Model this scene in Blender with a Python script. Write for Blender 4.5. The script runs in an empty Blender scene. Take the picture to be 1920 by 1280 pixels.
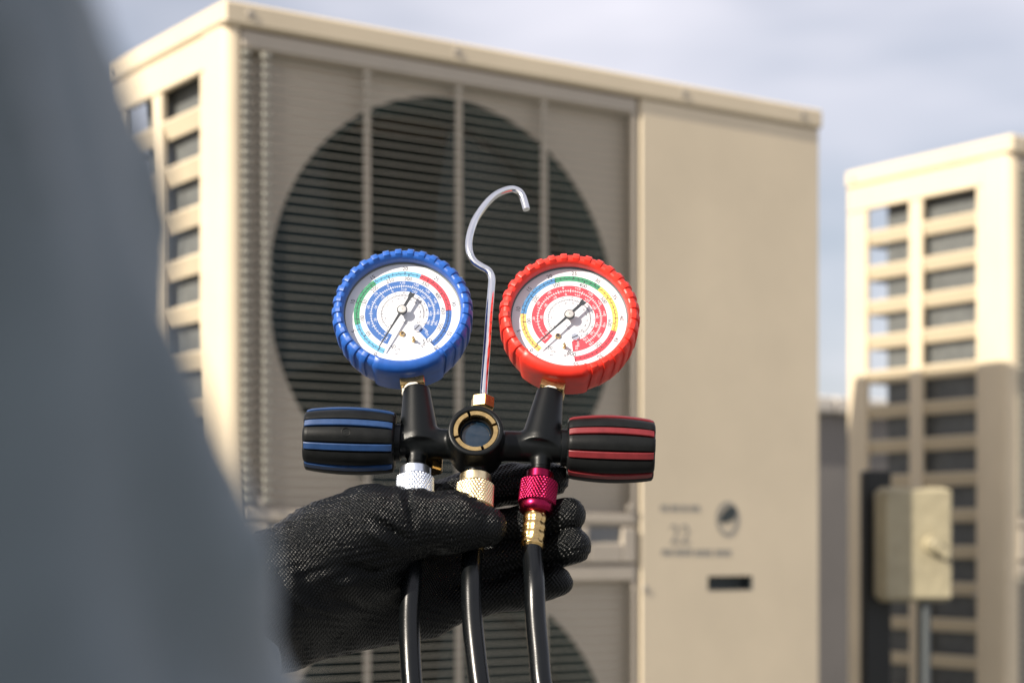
import bpy, math, random
import numpy as np
from mathutils import Vector, Matrix
R = math.radians
random.seed(7)
rng = np.random.default_rng(7)
S = bpy.context.scene
COL = S.collection

# ------------------------------------------------------------------ camera, world, sun, exposure
CZ = 1.32            # camera height
F = 3430.0           # focal length in pixels of the 1920 px wide photograph
HOR = 1020.0         # row of the horizon in it
FOCUS = 1.036
cam_d = bpy.data.cameras.new('camera')
cam_d.sensor_width = 36.0
cam_d.lens = 36.0 * F / 1920.0
cam_d.shift_y = (HOR - 640.0) / 1920.0
cam_d.clip_start = 0.02
cam_d.clip_end = 5000.0
cam_d.dof.use_dof = True
cam_d.dof.focus_distance = FOCUS - 0.004
cam_d.dof.aperture_fstop = cam_d.lens / 8.0
cam = bpy.data.objects.new('camera', cam_d)
cam.location = (0, 0, CZ)
cam.rotation_euler = (R(90), 0, 0)
COL.objects.link(cam)
S.camera = cam

SUN_EL = R(34.0)
SUN_H = Vector((-0.748, -0.664)).normalized()
SUN_TO = Vector((SUN_H.x * math.cos(SUN_EL), SUN_H.y * math.cos(SUN_EL), math.sin(SUN_EL)))
SUN_ROT = math.atan2(SUN_H.x, SUN_H.y)

world = bpy.data.worlds.new('World')
S.world = world
world.use_nodes = True
wt = world.node_tree
wt.nodes.clear()
w_out = wt.nodes.new('ShaderNodeOutputWorld')
w_bg = wt.nodes.new('ShaderNodeBackground')
w_sky = wt.nodes.new('ShaderNodeTexSky')
w_sky.sky_type = 'NISHITA'
w_sky.sun_disc = False
w_sky.sun_elevation = SUN_EL
w_sky.sun_rotation = SUN_ROT
w_sky.air_density = 1.0
w_sky.dust_density = 2.0
w_sky.ozone_density = 1.0
w_tc = wt.nodes.new('ShaderNodeTexCoord')
w_map = wt.nodes.new('ShaderNodeMapping')
w_map.inputs['Location'].default_value = (11.6, 2.2, 1.0)
w_map.inputs['Rotation'].default_value = (0, R(18), 0)
w_map.inputs['Scale'].default_value = (3.2, 3.2, 10.0)
w_noise = wt.nodes.new('ShaderNodeTexNoise')
w_noise.inputs['Scale'].default_value = 1.0
w_noise.inputs['Detail'].default_value = 3.0
w_noise.inputs['Roughness'].default_value = 0.5
w_ramp = wt.nodes.new('ShaderNodeValToRGB')
w_ramp.color_ramp.elements[0].position = 0.30
w_ramp.color_ramp.elements[0].color = (0.24, 0.24, 0.24, 1)
w_ramp.color_ramp.elements[1].position = 0.70
w_mix = wt.nodes.new('ShaderNodeMixRGB')
w_mix.inputs[2].default_value = (10.6, 10.4, 11.4, 1)
wt.links.new(w_tc.outputs['Generated'], w_map.inputs['Vector'])
wt.links.new(w_map.outputs[0], w_noise.inputs['Vector'])
wt.links.new(w_noise.outputs['Fac'], w_ramp.inputs[0])
wt.links.new(w_ramp.outputs[0], w_mix.inputs[0])
wt.links.new(w_sky.outputs[0], w_mix.inputs[1])
wt.links.new(w_mix.outputs[0], w_bg.inputs['Color'])
w_bg.inputs['Strength'].default_value = 0.058
wt.links.new(w_bg.outputs[0], w_out.inputs['Surface'])

sun_d = bpy.data.lights.new('sun', 'SUN')
sun_d.energy = 5.0
sun_d.angle = R(0.55)
sun_d.color = (1.0, 0.91, 0.78)
sun = bpy.data.objects.new('sun', sun_d)
sun.rotation_euler = (-SUN_TO).to_track_quat('-Z', 'Y').to_euler()
sun.location = SUN_TO * 20
COL.objects.link(sun)

S.view_settings.view_transform = 'Standard'
S.view_settings.look = 'None'
S.view_settings.exposure = 0.70
S.view_settings.gamma = 1.0
S.cycles.use_denoising = True
S.cycles.max_bounces = 8

# ------------------------------------------------------------------ helpers
def lin(r, g, b):
    f = lambda c: (c / 255 / 12.92) if c <= 10 else ((c / 255 + 0.055) / 1.055) ** 2.4
    return (f(r), f(g), f(b), 1)

def mat(name, col, rough=0.5, metal=0.0, spec=0.5, coat=0.0, bump=None, vary=None, sheen=0.0, sss=0.0):
    """bump=(scale, strength, distance, kind)   vary=(scale, amount)"""
    m = bpy.data.materials.new(name)
    m.use_nodes = True
    t = m.node_tree
    b = t.nodes['Principled BSDF']
    b.inputs['Base Color'].default_value = (*col[:3], 1)
    b.inputs['Roughness'].default_value = rough
    b.inputs['Metallic'].default_value = metal
    b.inputs['Specular IOR Level'].default_value = spec
    b.inputs['Coat Weight'].default_value = coat
    b.inputs['Sheen Weight'].default_value = sheen
    if sss:
        b.inputs['Subsurface Weight'].default_value = sss
        b.inputs['Subsurface Scale'].default_value = 0.002
        b.inputs['Subsurface Radius'].default_value = (1, 0.3, 0.2)
    tc = t.nodes.new('ShaderNodeTexCoord')
    if vary:
        n = t.nodes.new('ShaderNodeTexNoise')
        n.inputs['Scale'].default_value = vary[0]
        n.inputs['Detail'].default_value = 6
        n.inputs['Roughness'].default_value = 0.6
        t.links.new(tc.outputs['Object'], n.inputs['Vector'])
        mr = t.nodes.new('ShaderNodeMapRange')
        mr.inputs['From Min'].default_value = 0.3
        mr.inputs['From Max'].default_value = 0.7
        mr.inputs['To Min'].default_value = 1 - vary[1]
        mr.inputs['To Max'].default_value = 1 + vary[1]
        t.links.new(n.outputs['Fac'], mr.inputs['Value'])
        mx = t.nodes.new('ShaderNodeMixRGB')
        mx.blend_type = 'MULTIPLY'
        mx.inputs[0].default_value = 1
        mx.inputs[1].default_value = (*col[:3], 1)
        t.links.new(mr.outputs[0], mx.inputs[2])
        t.links.new(mx.outputs[0], b.inputs['Base Color'])
        rr = t.nodes.new('ShaderNodeMapRange')
        rr.inputs['To Min'].default_value = max(0.02, rough - vary[1] * 0.4)
        rr.inputs['To Max'].default_value = min(1, rough + vary[1] * 0.4)
        t.links.new(n.outputs['Fac'], rr.inputs['Value'])
        t.links.new(rr.outputs[0], b.inputs['Roughness'])
    if bump:
        bp = t.nodes.new('ShaderNodeBump')
        bp.inputs['Strength'].default_value = bump[1]
        bp.inputs['Distance'].default_value = bump[2]
        n = t.nodes.new('ShaderNodeTexNoise')
        n.inputs['Scale'].default_value = bump[0]
        n.inputs['Detail'].default_value = 3
        t.links.new(tc.outputs['Object'], n.inputs['Vector'])
        t.links.new(n.outputs['Fac'], bp.inputs['Height'])
        t.links.new(bp.outputs[0], b.inputs['Normal'])
    return m

def at(px, py, d):
    """world point seen at photograph pixel (px, py) at distance d"""
    return Vector(((px - 960) / F * d, d, CZ + (HOR - py) / F * d))

def tag(o, label=None, cat=None, group=None, kind=None):
    if label: o['label'] = label
    if cat: o['category'] = cat
    if group: o['group'] = group
    if kind: o['kind'] = kind
    return o

def empty(name, loc=(0, 0, 0), rot=None, parent=None):
    o = bpy.data.objects.new(name, None)
    o.empty_display_size = 0.05
    COL.objects.link(o)
    o.location = loc
    if rot is not None: o.rotation_euler = rot
    if parent: o.parent = parent
    return o

class MB:
    def __init__(s):
        s.v = []; s.f = []
    def add(s, v, f):
        n = len(s.v)
        s.v += [tuple(p) for p in v]
        s.f += [tuple(i + n for i in q) for q in f]
        return s
    def box(s, x0, x1, y0, y1, z0, z1, b=0.0):
        if b <= 0:
            v = [(x, y, z) for x in (x0, x1) for y in (y0, y1) for z in (z0, z1)]
            f = [(0, 1, 3, 2), (4, 6, 7, 5), (0, 4, 5, 1), (2, 3, 7, 6), (0, 2, 6, 4), (1, 5, 7, 3)]
            return s.add(v, f)
        X = (x0, x1); Y = (y0, y1); Z = (z0, z1); sg = (1, -1)
        v = []; idx = {}
        for i in (0, 1):
            for j in (0, 1):
                for k in (0, 1):
                    for a in range(3):
                        p = [X[i] + sg[i] * b, Y[j] + sg[j] * b, Z[k] + sg[k] * b]
                        p[a] = (X[i], Y[j], Z[k])[a]
                        idx[i, j, k, a] = len(v); v.append(p)
        f = []
        for i in (0, 1):
            q = [idx[i, 0, 0, 0], idx[i, 1, 0, 0], idx[i, 1, 1, 0], idx[i, 0, 1, 0]]
            f.append(q if i else q[::-1])
            q = [idx[0, i, 0, 1], idx[1, i, 0, 1], idx[1, i, 1, 1], idx[0, i, 1, 1]]
            f.append(q[::-1] if i else q)
            q = [idx[0, 0, i, 2], idx[1, 0, i, 2], idx[1, 1, i, 2], idx[0, 1, i, 2]]
            f.append(q if i else q[::-1])
        for i in (0, 1):
            for j in (0, 1):
                f.append([idx[i, j, 0, 0], idx[i, j, 1, 0], idx[i, j, 1, 1], idx[i, j, 0, 1]])
                f.append([idx[i, 0, j, 0], idx[i, 1, j, 0], idx[i, 1, j, 2], idx[i, 0, j, 2]])
                f.append([idx[0, i, j, 1], idx[1, i, j, 1], idx[1, i, j, 2], idx[0, i, j, 2]])
                for k in (0, 1):
                    f.append([idx[i, j, k, 0], idx[i, j, k, 1], idx[i, j, k, 2]]) if 0 else None
        for i in (0, 1):
            for j in (0, 1):
                for k in (0, 1):
                    f.append([idx[i, j, k, 0], idx[i, j, k, 1], idx[i, j, k, 2]])
        return s.add(v, f)
    def lathe(s, prof, seg=48, axis='y', a0=0.0, a1=2 * math.pi, fn=None, c=(0, 0, 0)):
        """prof: list of (r, h). axis y: x=r sin a, z=r cos a, y=h"""
        full = abs(a1 - a0 - 2 * math.pi) < 1e-6
        n = seg if full else seg + 1
        v = []
        for i in range(n):
            a = a0 + (a1 - a0) * i / seg
            for (r, h) in prof:
                rr = r if fn is None else fn(r, h, a)
                if axis == 'y': p = (rr * math.sin(a), h, rr * math.cos(a))
                elif axis == 'x': p = (h, rr * math.sin(a), rr * math.cos(a))
                else: p = (rr * math.sin(a), rr * math.cos(a), h)
                v.append((p[0] + c[0], p[1] + c[1], p[2] + c[2]))
        m = len(prof); f = []
        for i in range(seg):
            j = (i + 1) % n
            for k in range(m - 1):
                f.append((i * m + k, j * m + k, j * m + k + 1, i * m + k + 1))
        return s.add(v, f)
    def tube(s, path, rad, seg=16, cap=True):
        P = [Vector(p) for p in path]; n = len(P)
        rad = [rad] * n if isinstance(rad, (int, float)) else rad
        T = []
        for i in range(n):
            T.append((P[min(i + 1, n - 1)] - P[max(i - 1, 0)]).normalized())
        up = Vector((0, 1, 0)) if abs(T[0].y) < 0.9 else Vector((1, 0, 0))
        N = (up - T[0] * up.dot(T[0])).normalized()
        v = []
        for i in range(n):
            N = (N - T[i] * N.dot(T[i])).normalized()
            B = T[i].cross(N)
            for k in range(seg):
                a = 2 * math.pi * k / seg
                v.append(P[i] + (N * math.cos(a) + B * math.sin(a)) * rad[i])
        f = []
        for i in range(n - 1):
            for k in range(seg):
                k2 = (k + 1) % seg
                f.append((i * seg + k, i * seg + k2, (i + 1) * seg + k2, (i + 1) * seg + k))
        if cap:
            f.append(tuple(range(seg))[::-1]); f.append(tuple((n - 1) * seg + k for k in range(seg)))
        return s.add(v, f)
    def prism(s, poly, y0, y1):
        """polygon in (x, z) extruded from y0 to y1"""
        n = len(poly)
        v = [(x, y0, z) for x, z in poly] + [(x, y1, z) for x, z in poly]
        f = [tuple(range(n)), tuple(range(2 * n - 1, n - 1, -1))]
        f += [(i, i + n, (i + 1) % n + n, (i + 1) % n) for i in range(n)]
        return s.add(v, f)
    def scale(s, k):
        s.v = [(x * k, y * k, z * k) for x, y, z in s.v]; return s
    def mesh(s, name, material, smooth=True, angle=35):
        me = bpy.data.meshes.new(name)
        me.from_pydata(s.v, [], s.f)
        import bmesh
        bm = bmesh.new(); bm.from_mesh(me)
        bmesh.ops.recalc_face_normals(bm, faces=bm.faces)
        bm.to_mesh(me); bm.free()
        if smooth:
            me.shade_smooth()
            me.set_sharp_from_angle(angle=R(angle))
        if material: me.materials.append(material)
        me.update()
        return me
    def build(s, name, material, parent=None, smooth=True, angle=35, loc=None, rot=None):
        return link(name, s.mesh(name, material, smooth, angle), parent, loc, rot)

def link(name, me, parent=None, loc=None, rot=None):
    o = bpy.data.objects.new(name, me)
    COL.objects.link(o)
    if parent: o.parent = parent
    if loc is not None: o.location = loc
    if rot is not None: o.rotation_euler = rot
    return o

def copy_tree(o, parent=None):
    c = o.copy(); COL.objects.link(c); c.parent = parent
    for ch in list(o.children): copy_tree(ch, c)
    return c

def catmull(pts, n=8):
    P = [Vector(p) for p in pts]
    P = [P[0] * 2 - P[1]] + P + [P[-1] * 2 - P[-2]]
    out = []
    for i in range(1, len(P) - 2):
        p0, p1, p2, p3 = P[i - 1:i + 3]
        for k in range(n):
            t = k / n
            out.append(0.5 * ((2 * p1) + (p2 - p0) * t + (2 * p0 - 5 * p1 + 4 * p2 - p3) * t * t + (3 * p1 - p0 - 3 * p2 + p3) * t ** 3))
    out.append(P[-2])
    return out

# signed distance fields -> mesh (naive surface nets)
def sd_cone(p, a, b, ra, rb):
    a = np.array(a, np.float32); b = np.array(b, np.float32)
    ab = b - a
    t = np.clip(((p - a) @ ab) / max(float(ab @ ab), 1e-12), 0, 1)
    q = p - a - t[..., None] * ab
    return np.sqrt((q * q).sum(-1)) - (ra + (rb - ra) * t)

def smin(a, b, k):
    h = np.clip(0.5 + 0.5 * (b - a) / k, 0, 1)
    return b + (a - b) * h - k * h * (1 - h)

def grid(lo, hi, h):
    ax = [np.arange(lo[i], hi[i] + h, h, dtype=np.float32) for i in range(3)]
    return np.stack(np.meshgrid(*ax, indexing='ij'), -1)

def surface_nets(f, lo, h):
    nx, ny, nz = f.shape
    s = f < 0
    cnt = np.zeros((nx - 1, ny - 1, nz - 1), np.float32)
    acc = np.zeros((nx - 1, ny - 1, nz - 1, 3), np.float32)
    corners = [(i, j, k) for i in (0, 1) for j in (0, 1) for k in (0, 1)]
    sl = lambda c: tuple(slice(c[a], f.shape[a] - 1 + c[a]) for a in range(3))
    for c in corners:
        for ax in range(3):
            if c[ax]: continue
            c2 = list(c); c2[ax] = 1; c2 = tuple(c2)
            fa, fb = f[sl(c)], f[sl(c2)]
            m = s[sl(c)] != s[sl(c2)]
            t = np.where(m, fa / np.where(m, fa - fb, 1), 0)
            cnt += m
            for a in range(3):
                acc[..., a] += np.where(m, c[a] + (t if a == ax else 0), 0)
    act = cnt > 0
    idx = -np.ones(act.shape, np.int64)
    n = int(act.sum()); idx[act] = np.arange(n)
    cell = np.argwhere(act).astype(np.float32)
    V = (cell + acc[act] / cnt[act][:, None]) * h + np.array(lo, np.float32)
    faces = []
    for ax in range(3):
        o1, o2 = (ax + 1) % 3, (ax + 2) % 3
        sa = [slice(1, -1)] * 3; sa[ax] = slice(0, -1)
        sb = [slice(1, -1)] * 3; sb[ax] = slice(1, None)
        A, B = s[tuple(sa)], s[tuple(sb)]
        m = A != B
        e = np.argwhere(m)
        flip = A[m]
        base = e.copy()
        base[:, o1] += 1; base[:, o2] += 1
        def g(d1, d2):
            q = base.copy(); q[:, o1] -= d1; q[:, o2] -= d2
            return idx[q[:, 0], q[:, 1], q[:, 2]]
        q = np.stack([g(1, 1), g(0, 1), g(0, 0), g(1, 0)], 1)
        q[~flip] = q[~flip][:, ::-1]
        faces.append(q)
    return V, np.concatenate(faces)

def net_mesh(name, V, Fq, material, smooth_iter=0):
    me = bpy.data.meshes.new(name)
    me.from_pydata(V.tolist(), [], Fq.tolist())
    me.shade_smooth()
    me.materials.append(material)
    if smooth_iter:
        import bmesh
        bm = bmesh.new(); bm.from_mesh(me)
        for _ in range(smooth_iter):
            bmesh.ops.smooth_vert(bm, verts=bm.verts, factor=0.5, use_axis_x=True, use_axis_y=True, use_axis_z=True)
        bm.to_mesh(me); bm.free()
    me.update()
    return me

# text glyphs: every string is turned into a flat mesh once
TXT = {}
def prepare_text(strings):
    objs = []
    for st in strings:
        cu = bpy.data.curves.new('t', 'FONT')
        cu.body = st; cu.align_x = 'CENTER'; cu.align_y = 'CENTER'
        cu.size = 1.0; cu.resolution_u = 3
        o = bpy.data.objects.new('t', cu); COL.objects.link(o); objs.append((st, o))
    dg = bpy.context.evaluated_depsgraph_get()
    dg.update()
    for st, o in objs:
        me = bpy.data.meshes.new_from_object(o.evaluated_get(dg))
        v = [tuple(x.co)[:2] for x in me.vertices]
        xs = [p[0] for p in v]; ys = [p[1] for p in v]
        cx, cy = (min(xs) + max(xs)) / 2, (min(ys) + max(ys)) / 2
        hh = max(ys) - min(ys)
        TXT[st] = ([(x - cx, y - cy) for x, y in v], [tuple(p.vertices) for p in me.polygons], hh)
        bpy.data.meshes.remove(me)
    for st, o in objs:
        cu = o.data
        bpy.data.objects.remove(o); bpy.data.curves.remove(cu)

def put_text(mb, st, x, z, height, rot=0.0, y=0.0, cap=0.7, squeeze=1.0):
    """glyphs in the x-z plane facing -y. height = height of a capital in the target unit"""
    v, f, hh = TXT[st]
    k = height / cap
    c, s_ = math.cos(rot), math.sin(rot)
    mb.add([(x + k * (a * squeeze * c + b * s_), y, z + k * (-a * squeeze * s_ + b * c)) for a, b in v], f)

# ------------------------------------------------------------------ materials
M = {}
M['paint'] = mat('beige_cabinet_paint', (0.655, 0.552, 0.392), 0.42, vary=(5, 0.06), bump=(900, 0.05, 0.0005))
M['paint_top'] = mat('beige_top_paint', (0.60, 0.53, 0.43), 0.45, vary=(7, 0.05))
M['grille'] = mat('grille_plastic', (0.43, 0.375, 0.30), 0.5, vary=(14, 0.05))
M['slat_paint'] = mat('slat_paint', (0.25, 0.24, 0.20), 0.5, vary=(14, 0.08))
M['shroud'] = mat('shroud_paint', (0.52, 0.45, 0.36), 0.5, vary=(6, 0.05))
M['inside'] = mat('fan_chamber_painted_shade', (0.008, 0.036, 0.038), 0.7)  # dark teal shade of the fan chamber put into the colour
M['coil'] = mat('heat_exchanger_fins', (0.11, 0.115, 0.11), 0.6, 0.0, vary=(60, 0.25))
M['fan'] = mat('fan_black_plastic', (0.010, 0.024, 0.026), 0.5, spec=0.2)  # black plastic with the chamber's teal shade tint mixed in
M['screw'] = mat('screw_steel', (0.40, 0.35, 0.28), 0.5, 0.2)
M['recess'] = mat('painted_recess_shade', (0.045, 0.055, 0.055), 0.6)  # teal-dark shade of the handle hollow painted as its colour
M['hand_recess'] = mat('painted_hand_recess_shade', (0.16, 0.165, 0.165), 0.6)  # softer shade of the hand recesses painted as grey
M['print'] = mat('grey_print', (0.30, 0.275, 0.23), 0.6)
M['print_dark'] = mat('dark_print', (0.035, 0.045, 0.045), 0.6)
M['concrete'] = mat('roof_concrete', (0.16, 0.165, 0.16), 0.9, vary=(1.3, 0.16), bump=(60, 0.3, 0.004))
M['land'] = mat('far_ground', (0.20, 0.19, 0.15), 0.95, vary=(0.02, 0.25))
M['wallgrey'] = mat('grey_wall_render', (0.20, 0.185, 0.17), 0.9, vary=(2.2, 0.12), bump=(90, 0.25, 0.003))
M['coping'] = mat('pale_coping', (0.62, 0.57, 0.5), 0.8, vary=(4, 0.1))
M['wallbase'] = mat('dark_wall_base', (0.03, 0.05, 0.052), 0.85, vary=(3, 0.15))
M['cast'] = mat('black_cast_metal', (0.0025, 0.0034, 0.0038), 0.37, 0.0, 0.24, bump=(1700, 0.40, 0.00012), vary=(900, 0.12))
M['rubber'] = mat('black_rubber_grip', (0.0065, 0.0072, 0.0074), 0.44, spec=0.16, bump=(1100, 0.12, 0.0004), vary=(120, 0.25))
M['hose'] = mat('black_hose_rubber', (0.0030, 0.0038, 0.0044), 0.26, spec=0.34, bump=(1500, 0.08, 0.0003), vary=(90, 0.15))
M['chrome'] = mat('polished_chrome', (0.78, 0.78, 0.80), 0.09, 1.0)
M['hub'] = mat('satin_hub_metal', (0.62, 0.60, 0.56), 0.38, 0.7)
M['brass'] = mat('brass', (0.58, 0.40, 0.17), 0.26, 1.0, vary=(300, 0.15), bump=(700, 0.08, 0.0003))
M['brass_gold'] = mat('pale_gold_anodised', (0.86, 0.70, 0.42), 0.30, 1.0, vary=(400, 0.10))
M['silver'] = mat('silver_anodised', (0.74, 0.79, 0.87), 0.30, 1.0, vary=(400, 0.10))
M['crimson'] = mat('crimson_anodised', (0.27, 0.012, 0.050), 0.28, 1.0, vary=(400, 0.12))
M['blue'] = mat('blue_rubber_boot', (0.013, 0.088, 0.37), 0.40, spec=0.5, bump=(500, 0.06, 0.0004), vary=(160, 0.12))
M['red'] = mat('red_rubber_boot', (0.72, 0.030, 0.016), 0.40, spec=0.45, bump=(500, 0.06, 0.0004), vary=(160, 0.08))
M['blue_strip'] = mat('blue_plastic_strip', (0.009, 0.038, 0.12), 0.42, bump=(900, 0.2, 0.0003), vary=(220, 0.15))
M['red_strip'] = mat('red_plastic_strip', (0.15, 0.011, 0.014), 0.42, bump=(900, 0.2, 0.0003), vary=(220, 0.15))
M['white'] = mat('dial_white', (0.70, 0.69, 0.72), 0.55)
M['ink'] = mat('black_ink', (0.012, 0.014, 0.022), 0.6)
M['ink_grey'] = mat('grey_ink', (0.045, 0.045, 0.06), 0.6)
M['needle'] = mat('needle_black', (0.012, 0.016, 0.02), 0.5)
M['dark_case'] = mat('gauge_case_dark', (0.02, 0.035, 0.04), 0.4)
M['tape'] = mat('white_sealing_tape', (0.72, 0.69, 0.62), 0.6)
BAND = {
    'lightblue': mat('band_light_blue', (0.12, 0.38, 0.60), 0.6),
    'midblue': mat('band_mid_blue', (0.055, 0.21, 0.44), 0.6),
    'darkblue': mat('band_dark_blue', (0.022, 0.105, 0.34), 0.6),
    'green': mat('band_green', (0.030, 0.24, 0.115), 0.6),
    'red': mat('band_red', (0.62, 0.035, 0.055), 0.6),
    'yellow': mat('band_yellow', (0.82, 0.56, 0.10), 0.6),
    'amber': mat('band_amber', (0.78, 0.46, 0.12), 0.6),
}
M['dark_glass'] = mat('sight_glass_blue', (0.006, 0.016, 0.03), 0.08, spec=0.8)
M['post'] = mat('black_painted_steel', (0.008, 0.010, 0.010), 0.5)
M['box'] = mat('cream_plastic_box', (0.33, 0.29, 0.19), 0.5, vary=(25, 0.12), bump=(40, 0.4, 0.006))
M['conduit'] = mat('grey_conduit', (0.09, 0.10, 0.10), 0.5)
M['shirt'] = mat('blue_grey_work_shirt', (0.115, 0.150, 0.180), 0.85, vary=(16, 0.16), bump=(500, 0.3, 0.001), sheen=0.2)
M['trousers'] = mat('navy_trousers', (0.02, 0.025, 0.04), 0.9, vary=(14, 0.1))
M['skin'] = mat('skin', (0.45, 0.27, 0.18), 0.5, sss=0.1)
M['hair'] = mat('black_hair', (0.012, 0.010, 0.009), 0.5, bump=(300, 0.5, 0.004))
M['boots'] = mat('brown_boot_leather', (0.07, 0.04, 0.02), 0.6)

# clear lens over the dials: transparent with Fresnel reflection
g = bpy.data.materials.new('clear_lens'); g.use_nodes = True
t = g.node_tree; t.nodes.clear()
o_ = t.nodes.new('ShaderNodeOutputMaterial'); mx = t.nodes.new('ShaderNodeMixShader')
tr = t.nodes.new('ShaderNodeBsdfTransparent'); gl = t.nodes.new('ShaderNodeBsdfGlossy')
fr = t.nodes.new('ShaderNodeLayerWeight'); fr.inputs['Blend'].default_value = 0.5
pw = t.nodes.new('ShaderNodeMath'); pw.operation = 'POWER'; pw.inputs[1].default_value = 5.0
ma = t.nodes.new('ShaderNodeMath'); ma.operation = 'MULTIPLY_ADD'; ma.inputs[1].default_value = 0.95; ma.inputs[2].default_value = 0.045
t.links.new(fr.outputs['Facing'], pw.inputs[0]); t.links.new(pw.outputs[0], ma.inputs[0])
tr.inputs['Color'].default_value = (0.97, 0.98, 0.98, 1)
gl.inputs['Roughness'].default_value = 0.03
t.links.new(ma.outputs[0], mx.inputs[0]); t.links.new(tr.outputs[0], mx.inputs[1]); t.links.new(gl.outputs[0], mx.inputs[2])
t.links.new(mx.outputs[0], o_.inputs['Surface'])
M['lens'] = g

# knitted glove: rows of raised stitches as relief
def glove_material():
    m = bpy.data.materials.new('black_knit_glove'); m.use_nodes = True
    t = m.node_tree; b = t.nodes['Principled BSDF']
    b.inputs['Base Color'].default_value = (0.0026, 0.0032, 0.0036, 1)
    b.inputs['Roughness'].default_value = 0.28
    b.inputs['Specular IOR Level'].default_value = 0.20
    tc = t.nodes.new('ShaderNodeTexCoord')
    sx = t.nodes.new('ShaderNodeSeparateXYZ')
    wob = t.nodes.new('ShaderNodeTexNoise'); wob.inputs['Scale'].default_value = 30; wob.inputs['Detail'].default_value = 2
    t.links.new(tc.outputs['Object'], wob.inputs['Vector'])
    ad = t.nodes.new('ShaderNodeVectorMath'); ad.operation = 'MULTIPLY_ADD'
    ad.inputs[1].default_value = (0.003, 0.003, 0.003)
    t.links.new(wob.outputs['Color'], ad.inputs[0]); t.links.new(tc.outputs['Object'], ad.inputs[2])
    t.links.new(ad.outputs[0], sx.inputs[0])
    def math_(op, a, bb=None):
        n = t.nodes.new('ShaderNodeMath'); n.operation = op
        for i, q in enumerate((a, bb)):
            if q is None: continue
            if isinstance(q, (int, float)): n.inputs[i].default_value = q
            else: t.links.new(q, n.inputs[i])
        return n.outputs[0]
    P = 2 * math.pi / 0.0021
    P2 = 2 * math.pi / 0.0026
    u = math_('ADD', math_('MULTIPLY', sx.outputs[0], P), math_('MULTIPLY', sx.outputs[1], P * 0.45))
    w = math_('ADD', math_('MULTIPLY', sx.outputs[2], P2), math_('MULTIPLY', sx.outputs[1], P2 * 0.45))
    su = math_('SINE', math_('ADD', u, math_('MULTIPLY', math_('SINE', math_('MULTIPLY', w, 0.5)), 0.25)))
    sw = math_('SINE', w)
    hgt = math_('MULTIPLY', math_('MULTIPLY', su, sw), 1.6)
    fine = t.nodes.new('ShaderNodeTexNoise'); fine.inputs['Scale'].default_value = 1600
    t.links.new(tc.outputs['Object'], fine.inputs['Vector'])
    hgt = math_('ADD', hgt, math_('MULTIPLY', fine.outputs['Fac'], 1.2))
    bp = t.nodes.new('ShaderNodeBump'); bp.inputs['Strength'].default_value = 1.0; bp.inputs['Distance'].default_value = 0.00019
    t.links.new(hgt, bp.inputs['Height']); t.links.new(bp.outputs[0], b.inputs['Normal'])
    return m
M['glove'] = glove_material()

# ------------------------------------------------------------------ the setting
U = Vector((0.822, 0.569, 0)).normalized()      # along the cabinet fronts
Vv = Vector((-U.y, U.x, 0))                     # into the cabinets
YAW = math.atan2(U.y, U.x)

tag(MB().box(-1500, 1500, -1500, 1500, -12.4, -12.0).build('ground', M['land'], None, False),
    'brown open ground far below the roof', 'ground', kind='structure')
tag(MB().box(-9, 9, -8, 6.6, -0.3, 0.0).build('roof_slab', M['concrete'], None, False, loc=(0, 0, 0), rot=(0, 0, YAW)),
    'pale concrete roof slab under the cabinets', 'roof', kind='structure')

wl = at(1555, 745, 5.6)
wall = empty('parapet_wall', (wl.x, wl.y, 0), (0, 0, YAW))
tag(wall, 'grey rendered parapet wall with pale coping seen between the two cabinets', 'wall')
wh = wl.z
MB().box(-7, 5, 0, 0.18, 0.86, wh - 0.05).build('wall_face', M['wallgrey'], wall, False)
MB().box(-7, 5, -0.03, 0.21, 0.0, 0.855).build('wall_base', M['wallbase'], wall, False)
for i in range(12):
    MB().box(-7 + i + 0.003, -6 + i - 0.003, -0.03, 0.21, wh - 0.048, wh, 0.006).build('coping_stone', M['coping'], wall, False)

# ------------------------------------------------------------------ air conditioner cabinet
W, D, H = 1.075, 0.395, 1.434
ZC = 0.72          # camera height above the bottom of the cabinet
BASE = CZ - ZC
FR = 0.295         # fan opening
FX = 0.371
ROWP, ROWH = 0.066, 0.042
prepare_text(['22', 'G'])

def hole_plate(x0, x1, z0, z1, cx, cz, r, y0, y1, seg=64):
    mb = MB(); ring = []; outer = []
    for i in range(seg):
        a = 2 * math.pi * (i + 0.5) / seg
        dx, dz = math.cos(a), math.sin(a)
        ring.append((cx + r * dx, cz + r * dz))
        k = min((x1 - cx) / dx if dx > 1e-9 else 1e9, (x0 - cx) / dx if dx < -1e-9 else 1e9,
                (z1 - cz) / dz if dz > 1e-9 else 1e9, (z0 - cz) / dz if dz < -1e-9 else 1e9)
        outer.append((cx + k * dx, cz + k * dz))
    v = [(x, y0, z) for x, z in ring] + [(x, y0, z) for x, z in outer] + [(x, y1, z) for x, z in ring] + [(x, y1, z) for x, z in outer]
    f = []
    for i in range(seg):
        j = (i + 1) % seg
        f += [(i, j, seg + j, seg + i), (2 * seg + i, 3 * seg + i, 3 * seg + j, 2 * seg + j), (i, 2 * seg + i, 2 * seg + j, j)]
    mb.add(v, f)
    for cxn, czn in ((x0, z0), (x1, z0), (x1, z1), (x0, z1)):      # close the corners
        near = sorted(range(seg), key=lambda i: (outer[i][0] - cxn) ** 2 + (outer[i][1] - czn) ** 2)[:2]
        p, q = outer[near[0]], outer[near[1]]
        mb.add([(p[0], y0, p[1]), (q[0], y0, q[1]), (cxn, y0, czn)], [(0, 1, 2)])
    return mb

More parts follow.
